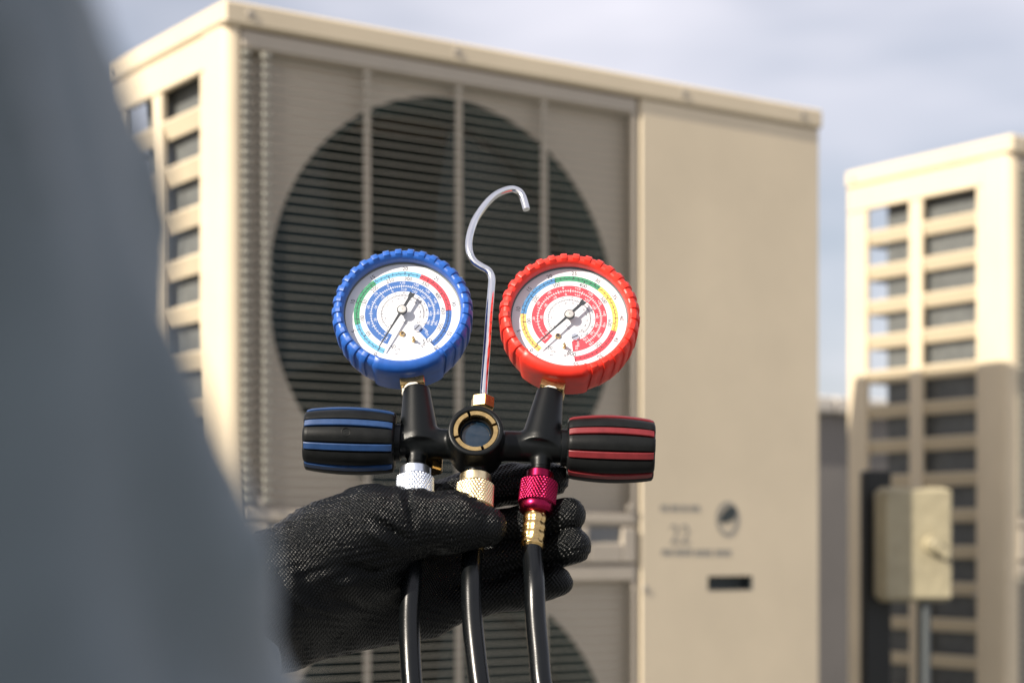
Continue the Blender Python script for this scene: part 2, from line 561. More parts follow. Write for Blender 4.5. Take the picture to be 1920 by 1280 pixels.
def make_unit():
    u = empty('air_conditioner', (0, 0, 0))
    # front left corner post: rounded quarter from side to front
    rad = 0.020; n = 10
    prof = [(0.0, 0.062), (0.0, rad)]
    prof += [(rad - rad * math.cos(a), rad - rad * math.sin(a)) for a in [math.pi / 2 * i / n for i in range(1, n)]]
    prof += [(rad, 0.0), (0.0225, 0.0), (0.0225, 0.012), (0.012, 0.062)]
    mb = MB(); z0, z1 = 0.05, H - 0.032
    k = len(prof)
    mb.add([(x, y, z0) for x, y in prof] + [(x, y, z1) for x, y in prof],
           [tuple(range(k))[::-1], tuple(range(k, 2 * k))] + [(i, (i + 1) % k, (i + 1) % k + k, i + k) for i in range(k)])
    mb.build('corner_post', M['paint'], u)
    # side: uprights, bars, top and bottom rails
    rows = [H - 0.080 - ROWP * i for i in range(20)]     # top of each opening
    zb = rows[-1] - ROWH
    for (a, b) in ((0.0625, 0.078), (0.206, 0.238), (0.345, D)):
        MB().box(0.0015, 0.012, a, b, zb, rows[0], 0.002).build('side_upright', M['paint'], u)
    MB().box(0.001, 0.012, 0.0625, D, rows[0] + 0.0005, H - 0.032, 0.002).build('side_rail', M['paint'], u)
    MB().box(0.001, 0.012, 0.0625, D, 0.05, zb - 0.0005, 0.002).build('side_rail', M['paint'], u)
    barm = MB()
    hb = ROWP - ROWH
    pr = [(0.014, 0.0), (0.0035, hb * 0.9), (0.004, hb), (0.007, hb), (0.0065, hb * 0.9), (0.0165, 0.0)]
    kk = len(pr)
    barm.add([(x, 0.070, z) for x, z in pr] + [(x, 0.352, z) for x, z in pr],
             [tuple(range(kk)), tuple(range(2 * kk - 1, kk - 1, -1))] + [(i, i + kk, (i + 1) % kk + kk, (i + 1) % kk) for i in range(kk)])
    bm_ = barm.mesh('side_bar', M['paint'])
    for i in range(19):
        link('side_bar', bm_, u, (0, 0, rows[i] - ROWP))
    # heat exchanger: along the side up to 2/3, then along the back, leaving the rear corner open
    MB().box(0.026, 0.060, 0.066, 0.314, 0.06, H - 0.06).build('heat_exchanger', M['coil'], u, False)
    MB().box(0.245, W - 0.03, 0.330, 0.360, 0.06, H - 0.06).build('heat_exchanger', M['inside'], u, False)  # rear coil in the painted chamber shade, not the fin colour
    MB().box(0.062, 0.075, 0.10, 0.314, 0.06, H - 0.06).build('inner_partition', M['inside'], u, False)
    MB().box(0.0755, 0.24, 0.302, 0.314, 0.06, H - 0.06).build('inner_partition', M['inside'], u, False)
    # back: bars at the open corner, sheet further on
    MB().box(0.26, W - 0.004, D - 0.006, D, 0.05, H - 0.032).build('back_panel', M['paint'], u, False)
    MB().box(0.012, 0.030, D - 0.008, D - 0.001, 0.05, H - 0.032).build('back_upright', M['paint'], u, False)
    MB().box(0.130, 0.142, D - 0.008, D - 0.001, 0.05, H - 0.032).build('back_upright', M['paint'], u, False)
    bb = MB().box(0.031, 0.259, D - 0.0075, D - 0.0025, 0, 0.010).mesh('back_bar', M['paint'], False)
    for i in range(20): link('back_bar', bb, u, (0, 0, rows[i] - ROWP + 0.006))
    # right side, bottom tray, feet, top
    MB().box(W - 0.003, W, 0.004, D - 0.002, 0.05, H - 0.032, 0.001).build('right_panel', M['paint'], u, False)
    MB().box(0.003, W - 0.004, 0.004, D - 0.009, 0.012, 0.0495).build('base_tray', M['paint_top'], u, False)
    ft = MB().box(-0.06, 0.06, 0.02, D - 0.02, -0.0, 0.0115).mesh('foot', M['paint_top'], False)
    for x in (0.16, W - 0.16): link('foot', ft, u, (x, 0, 0))
    MB().box(-0.003, W + 0.003, -0.007, D + 0.003, H - 0.0315, H, 0.004).build('top_panel', M['paint'], u, angle=15)
    sc = MB().lathe([(0.0, -0.0016), (0.005, -0.0014), (0.0068, 0.0)], 12).mesh('screw', M['screw'])
    for x in (0.035, 0.36, 0.78, 1.03): link('screw', sc, u, (x, -0.0072, H - 0.015))
    sc2 = MB().lathe([(0.0, -0.003), (0.004, -0.0025), (0.006, 0.0)], 12, axis='x').mesh('screw', M['screw'])
    link('screw', sc2, u, (-0.0032, D - 0.02, H - 0.017)); link('screw', sc2, u, (0.0005, 0.03 + 0.05, 0.63))
    # front fan bay
    x0, x1 = 0.0230, 0.688
    for (z0, z1, cz) in ((0.748, 1.4015, ZC + 0.345), (0.052, 0.690, ZC - 0.345)):
        hole_plate(x0, x1, z0, z1, FX, cz, FR, 0.022, 0.026).build('fan_shroud', M['shroud'], u)
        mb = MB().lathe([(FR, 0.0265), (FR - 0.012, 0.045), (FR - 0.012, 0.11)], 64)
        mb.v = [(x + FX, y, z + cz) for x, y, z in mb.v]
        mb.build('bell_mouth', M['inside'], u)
        gr = empty('fan_grille', (0, 0, 0), None, u)
        zt, zl = z1 - 0.028, z0 + 0.022
        # slat: bent strip that curls back twice near its left end
        path = [(0.0235, 0.012, 1), (0.026, -0.003, 1.7), (0.029, -0.005, 1.7), (0.036, -0.005, 1.7), (0.039, 0.000, 1.5), (0.041, 0.013, 1), (0.052, 0.013, 1), (0.0545, -0.003, 1.7),
                (0.057, -0.005, 1.7), (0.066, -0.005, 1.7), (0.070, -0.002, 1), (0.40, -0.002, 1), (x1 - 0.014, -0.002, 1), (x1 - 0.007, 0.012, 1)]
        sv = []; sf = []
        for i, (px_, py_, kz) in enumerate(path):
            zk = 0.0014 if kz == 1 else 0.0042 * kz
            sv += [(px_, py_, 0.0), (px_, py_ + 0.0003, zk), (px_, py_ + 0.004, zk + 0.0003), (px_, py_ + 0.004, 0.0003)]
        for i in range(len(path) - 1):
            for j in range(4):
                sf.append((i * 4 + j, i * 4 + (j + 1) % 4, i * 4 + 4 + (j + 1) % 4, i * 4 + 4 + j))
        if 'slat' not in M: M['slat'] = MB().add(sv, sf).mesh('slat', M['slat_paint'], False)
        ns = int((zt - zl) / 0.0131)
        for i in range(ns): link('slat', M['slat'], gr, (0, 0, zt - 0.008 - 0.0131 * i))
        for xr in (0.218, 0.369, 0.519):
            MB().box(xr - 0.0055, xr + 0.0055, 0.0012, 0.0048, zl + 0.001, zt, 0.001).build('rib', M['grille'], gr)
        MB().box(0.0245, x1, -0.0015, 0.0205, zt + 0.001, z1 - 0.001, 0.004).build('grille_rail', M['grille'], gr)
        MB().box(0.0245, x1, -0.0015, 0.0205, z0 + 0.001, zl - 0.001, 0.004).build('grille_rail', M['grille'], gr)
        MB().box(x1 - 0.0055, x1 + 0.004, -0.0005, 0.0205, z0 + 0.001, z1 - 0.001, 0.002).build('grille_rail', M['grille'], gr)
        # propeller
        fan = MB().lathe([(0.0, 0.05), (0.055, 0.052), (0.062, 0.062), (0.062, 0.125), (0.0, 0.126)], 32).build('fan', M['fan'], u, loc=(FX, 0.012, cz))
        for bld in range(3):
            v = []; nr, na = 8, 8
            for i in range(nr + 1):
                r = 0.055 + (FR - 0.030 - 0.055) * i / nr
                for j in range(na + 1):
                    a = R(-36 + 72 * j / na) * (0.7 + 0.4 * i / nr) + R(20) * i / nr
                    v.append((r * math.sin(a), 0.058 + 0.052 * j / na, r * math.cos(a)))
            f = [(i * (na + 1) + j, (i + 1) * (na + 1) + j, (i + 1) * (na + 1) + j + 1, i * (na + 1) + j + 1) for i in range(nr) for j in range(na)]
            nv = len(v)
            v += [(x, y + 0.003, z) for x, y, z in v]
            f += [tuple(q + nv for q in reversed(p)) for p in f]
            MB().add(v, f).build('fan_blade', M['fan'], fan, rot=(0, R(120 * bld + 25), 0))
        mm = MB().box(FX - 0.05, FX + 0.05, 0.15, 0.25, cz - 0.05, cz + 0.05, 0.012).build('fan_motor', M['fan'], u)
    # middle rail with two hand recesses
    MB().box(0.0235, 0.689, 0.006, 0.012, 0.6905, 0.7475).build('middle_rail', M['grille'], u, False)
    for (a, b) in ((0.0235, 0.062), (0.132, 0.598), (0.662, 0.6885)):
        MB().box(a, b, -0.003, 0.0055, 0.692, 0.746, 0.002).build('middle_rail', M['grille'], u)
    for (a, b) in ((0.0625, 0.1315), (0.5985, 0.6615)):
        MB().box(a, b, -0.003, 0.0055, 0.692, 0.722, 0.002).build('middle_rail', M['grille'], u)
        MB().box(a, b, 0.0035, 0.0058, 0.7225, 0.7455).build('hand_recess', M['hand_recess'], u, False)
    for p in ((0.052, 0.775), (0.676, 0.775)):
        link('screw', sc, u, (p[0], -0.0017, p[1]))
    # service panel with a recessed handle
    a0, a1, zz0, zz1 = 0.700, W - 0.004, 0.052, H - 0.034
    hx0, hx1, hz0, hz1 = 0.832, 0.924, 0.648, 0.670
    panel = empty('service_panel', (0, 0, 0), None, u)
    for (xa, xb, za, zb_) in ((a0, hx0, zz0, zz1), (hx1, a1, zz0, zz1), (hx0, hx1, zz0, hz0), (hx0, hx1, hz1, zz1)):
        pass
    mb = MB()
    xs = [a0, hx0, hx1, a1]; zs = [zz0, hz0, hz1, zz1]
    v = [(x, -0.002, z) for z in zs for x in xs]
    f = [(j * 4 + i, j * 4 + i + 1, j * 4 + 5 + i, j * 4 + 4 + i) for j in range(3) for i in range(3) if not (i == 1 and j == 1)]
    # turned edges
    e = [(a0, zz0), (a1, zz0), (a1, zz1), (a0, zz1)]
    mb.add(v, f)
    o0 = [(x + (0.003 if x == a0 else -0.003) * -1, -0.0005, z) for x, z in e]
    mb.add([(x, -0.002, z) for x, z in e] + [(x + (-0.002 if x == a0 else 0.002), 0.0005, z + (-0.002 if z == zz0 else 0.0005)) for x, z in e] +
           [(x + (-0.002 if x == a0 else 0.002), 0.020, z + (-0.002 if z == zz0 else 0.0005)) for x, z in e],
           [(i, (i + 1) % 4, (i + 1) % 4 + 4, i + 4) for i in range(4)] + [(i + 4, (i + 1) % 4 + 4, (i + 1) % 4 + 8, i + 8) for i in range(4)])
    mb.build('panel_sheet', M['paint'], panel, angle=20)
    hm = MB()
    e = [(hx0, hz0), (hx1, hz0), (hx1, hz1), (hx0, hz1)]
    hm.add([(x, -0.0025, z) for x, z in e] + [(x, 0.018, z) for x, z in e], [(i, (i + 1) % 4, (i + 1) % 4 + 4, i + 4) for i in range(4)] + [(4, 5, 6, 7)])
    hm.build('handle_recess', M['recess'], panel, False)
    pr = MB(); put_text(pr, '22', 0.775, ZC + 0.016, 0.030, y=-0.0025)
    for (xa, xb, z) in ((0.736, 0.752, 0.056), (0.756, 0.774, 0.056), (0.778, 0.790, 0.056), (0.794, 0.815, 0.056),
                        (0.738, 0.760, -0.012), (0.764, 0.800, -0.012), (0.805, 0.840, -0.013), (0.846, 0.880, -0.013)):
        pr.add([(xa, -0.0025, ZC + z - 0.0045), (xb, -0.0025, ZC + z - 0.0045), (xb, -0.0025, ZC + z + 0.0045), (xa, -0.0025, ZC + z + 0.0045)], [(0, 1, 2, 3)])
    pr.build('panel_print', M['print'], panel, False)
    # round mark beside the figures: ring with a dark leaf in its upper half
    lg = MB(); cx, cz = 0.873, ZC + 0.040
    nseg = 40
    ring = [(math.cos(2 * math.pi * i / nseg), math.sin(2 * math.pi * i / nseg)) for i in range(nseg)]
    lg.add([(cx + 0.024 * c, -0.0025, cz + 0.028 * s) for c, s in ring] + [(cx + 0.017 * c, -0.0025, cz + 0.021 * s) for c, s in ring],
           [(i, (i + 1) % nseg, nseg + (i + 1) % nseg, nseg + i) for i in range(nseg)])
    lg.build('panel_mark', M['print'], panel, False)
    leaf = []
    for i in range(24):
        a = 2 * math.pi * i / 24
        x = 0.020 * math.cos(a); z = 0.0105 * math.sin(a) * (1 + 0.3 * math.cos(a))
        ca, sa = math.cos(0.5), math.sin(0.5)
        leaf.append((cx + x * ca - z * sa, -0.0030, cz + 0.006 + x * sa + z * ca))
    MB().add(leaf, [tuple(range(24))]).build('panel_mark', M['print_dark'], panel, False)
    link('screw', sc, panel, (0.706, -0.0022, 0.652)); link('screw', sc, panel, (0.706, -0.0022, 0.10))
    return u

unit1 = make_unit()
A1 = Vector(((420 - 960) / F * 2.4, 2.4, BASE))
unit1.location = A1; unit1.rotation_euler = (0, 0, YAW)
unit1.name = 'air_conditioner'
tag(unit1, 'large beige outdoor air conditioner cabinet with louvred fan grilles directly behind the gauges', 'air conditioner', 'outdoor units on the roof')
unit2 = copy_tree(unit1)
A2 = Vector((0.920, 3.380, CZ + 0.757 - H * 1.06))
unit2.location = A2
unit2.scale = (1.06, 1.06, 1.06)
tag(unit2, 'second beige outdoor unit further off, its slotted side in sun above and shade below')

def plinth(a, label, k=1.0):
    p = empty('concrete_plinth', (a.x, a.y, 0), (0, 0, YAW))
    MB().box(-0.05, W * k + 0.05, -0.06, D * k + 0.06, 0.001, a.z - 0.001, 0.012).build('block', M['concrete'], p)
    tag(p, label, 'plinth', 'plinths under the outdoor units')
plinth(A1, 'concrete plinth carrying the large beige cabinet behind the gauges')
plinth(A2, 'concrete plinth carrying the second, farther beige cabinet', 1.06)

# isolator box on a black post in the gap between the cabinets
pc = at(1642, 1020, 3.26)
post = empty('steel_post', (pc.x, pc.y, 0), (0, 0, R(4)))
ztop = at(1642, 882, 3.26).z
MB().box(-0.024, 0.024, -0.018, 0.018, 0.012, ztop, 0.003).build('upright', M['post'], post)
MB().box(-0.06, 0.06, -0.06, 0.06, 0.001, 0.0115, 0.001).build('base_plate', M['post'], post)
tag(post, 'black steel post standing in front of the slotted side of the farther cabinet', 'post')
bc = at(1711, 1020, 3.21)
bx = empty('isolator_box', (bc.x, bc.y, bc.z - 0.1), (0, 0, R(10)))
MB().box(-0.066, 0.066, -0.020, 0.022, 0.0, 0.200, 0.010).build('enclosure', M['box'], bx)
MB().box(-0.062, 0.062, -0.030, -0.0205, 0.004, 0.196, 0.004).build('cover', M['box'], bx)
hv = MB().lathe([(0.0, -0.012), (0.014, -0.012), (0.016, 0.0)], 20)
hv.box(-0.008, 0.034, -0.019, -0.0125, -0.007, 0.007, 0.002)
hv.build('rotary_handle', M['box'], bx, loc=(0.022, -0.0302, 0.10), rot=(0, R(40), 0))
tag(bx, 'small cream plastic isolator box on the black post before the farther cabinet', 'switch box')
cd = MB().tube([(bc.x + 0.02, bc.y, bc.z - 0.1005), (bc.x + 0.02, bc.y, 0.6), (bc.x + 0.02, bc.y, 0.002)], 0.012, 14)
tag(cd.build('conduit', M['conduit']), 'grey conduit dropping from the underside of the cream isolator box', 'conduit')

# ------------------------------------------------------------------ gauge manifold
TILT = R(-23.0); ROLL = R(2.0)
MROT = Matrix.Rotation(TILT, 3, 'X') @ Matrix.Rotation(ROLL, 3, 'Y')
MC = at(893, 834, FOCUS)
man = empty('gauge_manifold', MC)
man.rotation_mode = 'QUATERNION'
man.rotation_quaternion = MROT.to_quaternion()
tag(man, 'gauge manifold with blue and red dials, black cast body and chrome hook, in gloved hand', 'gauge manifold')
MI = MROT.transposed()
def loc(px, py, y=0.0):
    """manifold coordinates (mm) of the point seen at a photograph pixel on the plane local y"""
    o = Vector((0, 0, CZ)); d = Vector(((px - 960) / F, 1, (HOR - py) / F))
    ol = MI @ (o - MC); dl = MI @ d
    tt = (y / 1000 - ol.y) / dl.y
    p = (ol + dl * tt) * 1000
    return (p.x, p.z)
def wpt(x, y, z):
    return MC + MROT @ (Vector((x, y, z)) / 1000)

# cast body: bar, two necks, sight glass housing, three ports
nbL, nbR = loc(785, 812), loc(1017, 815)
ntL, ntR = loc(781, 730), loc(1031, 736)
PORT = [loc(779, 880), loc(892, 893), loc(1013, 888)]
def body_sdf():
    lo = (-56, -26, -30); h = 0.6
    g_ = grid(lo, (62, 16, 40), h)
    d = sd_cone(g_, (-50, 0, 0), (55, 0, 0), 8.6, 8.6)
    for b_, t_ in ((nbL, ntL), (nbR, ntR)):
        ax = np.array([t_[0] - b_[0], 0, t_[1] - b_[1]], np.float32); L = float(np.linalg.norm(ax)); ax /= L
        a_ = np.array([b_[0], 0, b_[1]], np.float32) - ax * 8
        q = g_ - a_
        hgt = q @ ax
        rad = np.sqrt(np.maximum((q * q).sum(-1) - hgt ** 2, 0))
        rr = 11.6 - np.clip(hgt - 4, 0, 50) / (L + 4) * 4.0
        cone = np.maximum(rad - rr, np.maximum(hgt - (L + 8) + 0.0, -hgt))
        d = smin(d, cone, 3.0)
    rad = np.sqrt(g_[..., 0] ** 2 + (g_[..., 2]) ** 2)
    hous = np.maximum(rad - 15.6, np.maximum(-19.0 - g_[..., 1], g_[..., 1] - 11))
    k = 1.2
    edge = np.sqrt(np.maximum(rad - 14.4, 0) ** 2 + np.maximum(np.abs(g_[..., 1] + 4) - 13.8, 0) ** 2) - k
    hous = np.maximum(hous, edge)
    d = smin(d, hous, 3.0)
    for (x, z) in PORT:
        q = np.sqrt((g_[..., 0] - x) ** 2 + g_[..., 1] ** 2)
        pz = np.maximum(q - 5.6, np.maximum(z - 0.0 - g_[..., 2], g_[..., 2]))
        d = smin(d, pz, 2.0)
    cav = np.maximum(rad - 12.6, g_[..., 1] + 11.0)
    d = np.maximum(d, -cav)
    d = np.maximum(d, np.abs(g_[..., 0] - 2) - 51)
    return surface_nets(d, lo, h)
V_, F_ = body_sdf()
link('manifold_body', net_mesh('manifold_body', V_ / 1000, F_, M['cast'], 1), man)
# threads on the three ports
for (x, z) in PORT:
    mb = MB(); pr = []
    for i in range(9):
        pr += [(5.0, -i * 0.9), (5.9, -i * 0.9 - 0.35), (5.9, -i * 0.9 - 0.5)]
    mb.lathe(pr, 28, 'z')
    mb.scale(0.001).build('port_thread', M['cast'], man, loc=(x / 1000, 0, z / 1000 + 0.004))
# sight glass: notched brass ring, blue lens
sg = MB()
for q in range(4):
    a0 = R(90 * q - 22 + 4); a1 = R(90 * q + 68 - 4)
    nn = 16; v = []
    for i in range(nn + 1):
        a = a0 + (a1 - a0) * i / nn
        for (r, y) in ((12.3, -18.2), (10.0, -18.2), (9.8, -17.8), (9.8, -12.0), (12.5, -12.0), (12.5, -18.0)):
            v.append((r * math.sin(a), y, r * math.cos(a)))
    f = [(i * 6 + j, i * 6 + (j + 1) % 6, i * 6 + 6 + (j + 1) % 6, i * 6 + 6 + j) for i in range(nn) for j in range(6)]
    f += [(0, 1, 2, 3, 4, 5), tuple(nn * 6 + j for j in range(6))[::-1]]
    sg.add(v, f)
sg.lathe([(9.7, -16.0), (9.7, -12.0)], 40)
sgo = sg.scale(0.001).build('sight_glass', M['brass'], man, angle=25)
MB().lathe([(0.0, -13.6), (6.0, -13.4), (8.4, -12.9), (8.7, -12.4), (12.4, -12.2)], 40).scale(0.001).build('glass', M['dark_glass'], sgo)
MB().lathe([(8.3, -14.0), (8.9, -14.6), (9.6, -14.0), (9.6, -12.4)], 40).scale(0.001).build('gasket', M['rubber'], sgo)

# hook with its brass nut
hk = [(906, 750), (909, 705), (913, 650), (917, 590), (921, 543), (922, 522), (916, 508), (903, 500), (890, 491), (882, 478), (879, 462), (880, 446), (884, 430), (890, 414), (899, 399), (911, 383), (925, 369), (940, 360), (956, 355), (967, 356), (975, 361), (980, 369), (984, 381), (987, 393)]
path = [Vector((*loc(px, py, 2.0), 0)) for px, py in hk]
path = [Vector((p.x, 2.0, p.y)) / 1000 for p in path]
MB().tube(catmull(path, 6), 0.0021, 20).build('hook', M['chrome'], man, angle=50)
nx, nz = loc(905, 757, 2.0)
hexa = MB()
hp = [(8.2 if i % 2 == 0 else 8.2) for i in range(6)]
hexa.lathe([(0.0, 4.2), (5.4, 4.2), (6.9, 3.2), (6.9, -3.2), (5.8, -4.2), (0.0, -4.2)], 6, 'z')
hexa.scale(0.001).build('hook_nut', M['brass'], man, angle=15, loc=(nx / 1000, 0.002, nz / 1000), rot=(0, 0, R(12)))
# second brass fitting behind the bar, seen under the blue neck
fx, fz = loc(812, 868, 9.0)
MB().lathe([(0.0, 5), (5.2, 5), (6.0, 4), (6.0, -4), (5.2, -5), (0.0, -5)], 6, 'z').scale(0.001).build('rear_fitting', M['brass'], man, angle=15, loc=(fx / 1000, 0.010, fz / 1000))

# valve knobs
def knob(x0, x1, strip_mat, emblem):
    L = x1 - x0
    cx = (x0 + x1) / 2
    def rr(s):      # s from -1 to 1 along the knob
        return 18.9 - 2.0 * s * s
    ns = 26
    prof = [(8.0, x0), (15.2, x0), (16.2, x0 + 0.5)]
    for i in range(ns + 1):
        s = -1 + 2 * i / ns
        prof.append((rr(s), cx + s * (L / 2 - 1.2)))
    prof += [(16.2, x1 - 0.5), (15.2, x1), (0.0, x1)] if x1 > 0 else [(16.2, x1 - 0.5), (15.2, x1), (8.0, x1)]
    if x0 < 0: prof[0] = (0.0, x0)
    K = 8
    off = R(-82)
    def fn(r, h, a):
        if r < 15: return r
        ph = ((a - off) / (2 * math.pi) * K + 0.5) % 1 - 0.5     # 0 at a strip
        w = abs(ph) * 2 * math.pi / K * 18
        gro = 1.5 if w < 2.5 else 1.5 * max(0.0, 1 - (w - 2.5) / 0.4)
        belly = 0.45 * math.cos(ph * 2 * math.pi + math.pi)
        return r + belly - gro
    kb = MB().lathe(prof, 224, 'x', fn=fn).scale(0.001).build('valve_knob', M['rubber'], man, angle=40)
    # strip: curved bar lying in its groove
    sm = MB(); v = []; n = 20
    sec = [(-1.9, -1.4), (-1.9, 0.1), (-1.5, 0.4), (1.5, 0.4), (1.9, 0.1), (1.9, -1.4)]
    for i in range(n + 1):
        s = -1 + 2 * i / n
        x = cx + s * (L / 2 - 0.9); r = rr(s)
        for (w, hh) in sec:
            v.append((x, w, r + hh - (0.5 if i in (0, n) else 0)))
    f = [(i * 6 + j, i * 6 + (j + 1) % 6, i * 6 + 6 + (j + 1) % 6, i * 6 + 6 + j) for i in range(n) for j in range(6)]
    f += [(0, 1, 2, 3, 4, 5), tuple(n * 6 + j for j in range(6))[::-1]]
    sme = MB().add(v, f).scale(0.001).mesh('grip_strip', strip_mat)
    for k in range(K):
        a = off + 2 * math.pi * k / K
        link('grip_strip', sme, kb, None, (-a, 0, 0))
    if emblem:
        em = MB()
        a_ = R(-75)
        path = [(math.cos(2 * math.pi * i / 24) * 2.4, 0, math.sin(2 * math.pi * i / 24) * 2.4) for i in range(25)]
        em.tube(path, 0.22, 8, False)
        put_text(em, 'G', 0, 0, 2.2, y=-0.15)
        em.scale(0.001).build('moulded_mark', M['rubber'], kb, loc=((cx - 0.8) / 1000, -0.01885, -0.0037), rot=(R(11), 0, 0))
    return kb
kl = loc(572, 834)[0], loc(741, 834)[0]
kr = loc(1063, 840)[0], loc(1226, 840)[0]
knob(kl[0], kl[1], M['blue_strip'], True)
knob(kr[0], kr[1], M['red_strip'], False)
for a, b in ((kl[1] - 0.5, kl[1] + 3.5), (kr[0] - 3.5, kr[0] + 0.5)):
    MB().lathe([(9.4, a), (10.6, a + 0.4), (10.6, b - 0.4), (9.4, b)], 40, 'x').scale(0.001).build('knob_collar', M['cast'], man)

# ------------------------------------------------------------------ gauges
blue_num = [str(5 * i) for i in range(1, 8)] + ['0', '38']
psi_b = ['-30'] + [str(50 * i) for i in range(1, 12)]
psi_r = ['-30'] + [str(100 * i) for i in range(1, 9)]
ring_num = ['-50', '-40', '-30', '-20', '-10', '0', '+10', '+20', '+30', '+40', '+50', '+60', '+70', '+80', '+90']
prepare_text(list(dict.fromkeys(blue_num + psi_b + psi_r + ['40', '45', '50', '55', '-1'] + ring_num + ['°C', 'R22', 'R134A', 'R410A', 'R32', 'psi', 'inHg', 'bar'])))

def pol(a, r):
    return (r * math.sin(R(a)), r * math.cos(R(a)))

def make_gauge(cx, cz, rot, boot, kind):
    YD = -7.0           # dial plane
    prof = [(34.0, -6.0), (34.0, -12.6), (34.6, -13.6), (36.0, -14.3), (37.8, -14.0), (39.2, -12.6), (39.8, -10.6), (39.8, -6.0), (39.2, 4.0), (38.2, 11.0), (36.8, 13.6), (34.0, 14.6), (0.0, 14.6)]
    gm = MB().lathe(prof, 128).scale(0.001).build('pressure_gauge', boot, man, loc=(cx / 1000, -0.0005, cz / 1000), rot=(0, R(rot), 0), angle=50)
    gm['label'] = ('gauge in a blue ribbed rubber boot' if kind == 'b' else 'gauge in a red ribbed rubber boot')
    # raised ribs round the boot; a plain stretch is left round the stem
    rp = [(34.5, -13.4), (36.0, -14.3), (37.8, -14.0), (39.2, -12.6), (39.8, -10.6), (39.8, -6.0), (39.2, 4.0), (38.2, 11.0)]
    v = []
    for i, (r, y) in enumerate(rp):
        a = rp[max(0, i - 1)]; b = rp[min(len(rp) - 1, i + 1)]
        tx, ty = b[0] - a[0], b[1] - a[1]; L = math.hypot(tx, ty); nx_, ny_ = -(-ty) / L, -tx / L
        hh = 0.95 if 0 < i < len(rp) - 1 else 0.1
        sk = (y + 12) * 0.07
        for (w, o) in ((-2.1, -0.4), (-1.8, hh * 0.85), (-1.5, hh), (1.5, hh), (1.8, hh * 0.85), (2.1, -0.4)):
            v.append((w + sk, y + ny_ * o, r + nx_ * o))
    f = [(i * 6 + j, i * 6 + j + 1, i * 6 + 7 + j, i * 6 + 6 + j) for i in range(len(rp) - 1) for j in range(5)]
    f += [(0, 1, 2, 3, 4, 5), tuple((len(rp) - 1) * 6 + j for j in range(6))[::-1]]
    rme = MB().add(v, f).scale(0.001).mesh('rib', boot, angle=28)
    for k in range(33):
        a = 360 / 33 * k + 4
        if 150 < a < 214: continue
        link('rib', rme, gm, None, (0, R(a), 0))
    # plain raised saddle at the stem
    v = []; nn = 20
    for i in range(nn + 1):
        a = 151 + 62 * i / nn
        for (r, y) in ((34.4, -13.6), (36.0, -15.0), (38.3, -14.6), (40.2, -12.8), (40.9, -10.4), (40.8, -5), (40.2, 4.0), (39.4, 12.0), (37.5, 13.8)):
            x, z = pol(a, r - (0.9 if i in (0, nn) else 0)); v.append((x, y + (0.7 if i in (0, nn) else 0), z))
    f = [(i * 9 + j, i * 9 + j + 1, i * 9 + 10 + j, i * 9 + 9 + j) for i in range(nn) for j in range(8)]
    MB().add(v, f).scale(0.001).build('boot_saddle', boot, gm, angle=40)
    # dial
    MB().lathe([(0.0, YD), (33.6, YD)], 96).scale(0.001).build('dial', M['white'], gm)
    MB().lathe([(33.3, YD + 0.6), (33.3, YD - 0.7), (33.95, YD - 0.9), (33.95, YD - 1.3)], 96).scale(0.001).build('case_ring', M['dark_case'], gm)
    e1, e2, e3, e4 = YD - 0.06, YD - 0.12, YD - 0.18, YD - 0.24
    def arc(a0, a1, r0, r1, m, name, y=e1):
        n = max(2, int(abs(a1 - a0) / 3)); v = []
        for i in range(n + 1):
            a = a0 + (a1 - a0) * i / n
            for r in (r0, r1):
                x, z = pol(a, r); v.append((x, y, z))
        f = [(2 * i, 2 * i + 1, 2 * i + 3, 2 * i + 2) for i in range(n)]
        return MB().add(v, f).scale(0.001).build(name, m, gm, False)
    if kind == 'b':
        ang = lambda bar: -142 + 7.6 * bar
        a_lo, a_hi = ang(-1.0), ang(38)
        bands = [(a_lo, -97, 'lightblue'), (-97, -30, 'green'), (-30, 30, 'lightblue'), (30, 94, 'red'), (94, a_hi + 1, 'darkblue')]
        majors = [5 * i for i in range(0, 8)] + [38]; bmax = 38
        psis = [(str(50 * i), 50 * i) for i in range(1, 12)]; ringm = BAND['darkblue']
    else:
        ang = lambda bar: -147 + 5.58 * bar
        a_lo, a_hi = ang(-1.2), ang(55)
        bands = [(a_lo, -97, 'amber'), (-97, -31, 'midblue'), (-31, 28, 'green'), (28, 94, 'yellow'), (94, a_hi + 1, 'red')]
        majors = [5 * i for i in range(0, 12)]; bmax = 55
        psis = [(str(100 * i), 100 * i) for i in range(1, 9)]; ringm = BAND['red']
    for (a0, a1, c) in bands: arc(a0, a1, 25.0, 28.4, BAND[c], 'colour_band')
    arc(a_lo + 0.5, a_hi + 2, 15.0, 21.9, ringm, 'temperature_ring')
    ink = MB(); white = MB(); fine = MB()
    def tick(mb, a, r0, r1, w, y):
        x0_, z0_ = pol(a, r0); x1_, z1_ = pol(a, r1)
        c, s = math.cos(R(a)) * w / 2, -math.sin(R(a)) * w / 2
        mb.add([(x0_ - c, y, z0_ - s), (x0_ + c, y, z0_ + s), (x1_ + c, y, z1_ + s), (x1_ - c, y, z1_ - s)], [(0, 1, 2, 3)])
    def circ(mb, a0, a1, r, w, y):
        n = int(abs(a1 - a0) / 4); v = []
        for i in range(n + 1):
            a = a0 + (a1 - a0) * i / n
            for rr_ in (r - w / 2, r + w / 2):
                x, z = pol(a, rr_); v.append((x, y, z))
        mb.add(v, [(2 * i, 2 * i + 1, 2 * i + 3, 2 * i + 2) for i in range(n)])
    circ(ink, a_lo, a_hi, 26.7, 0.28, e2)
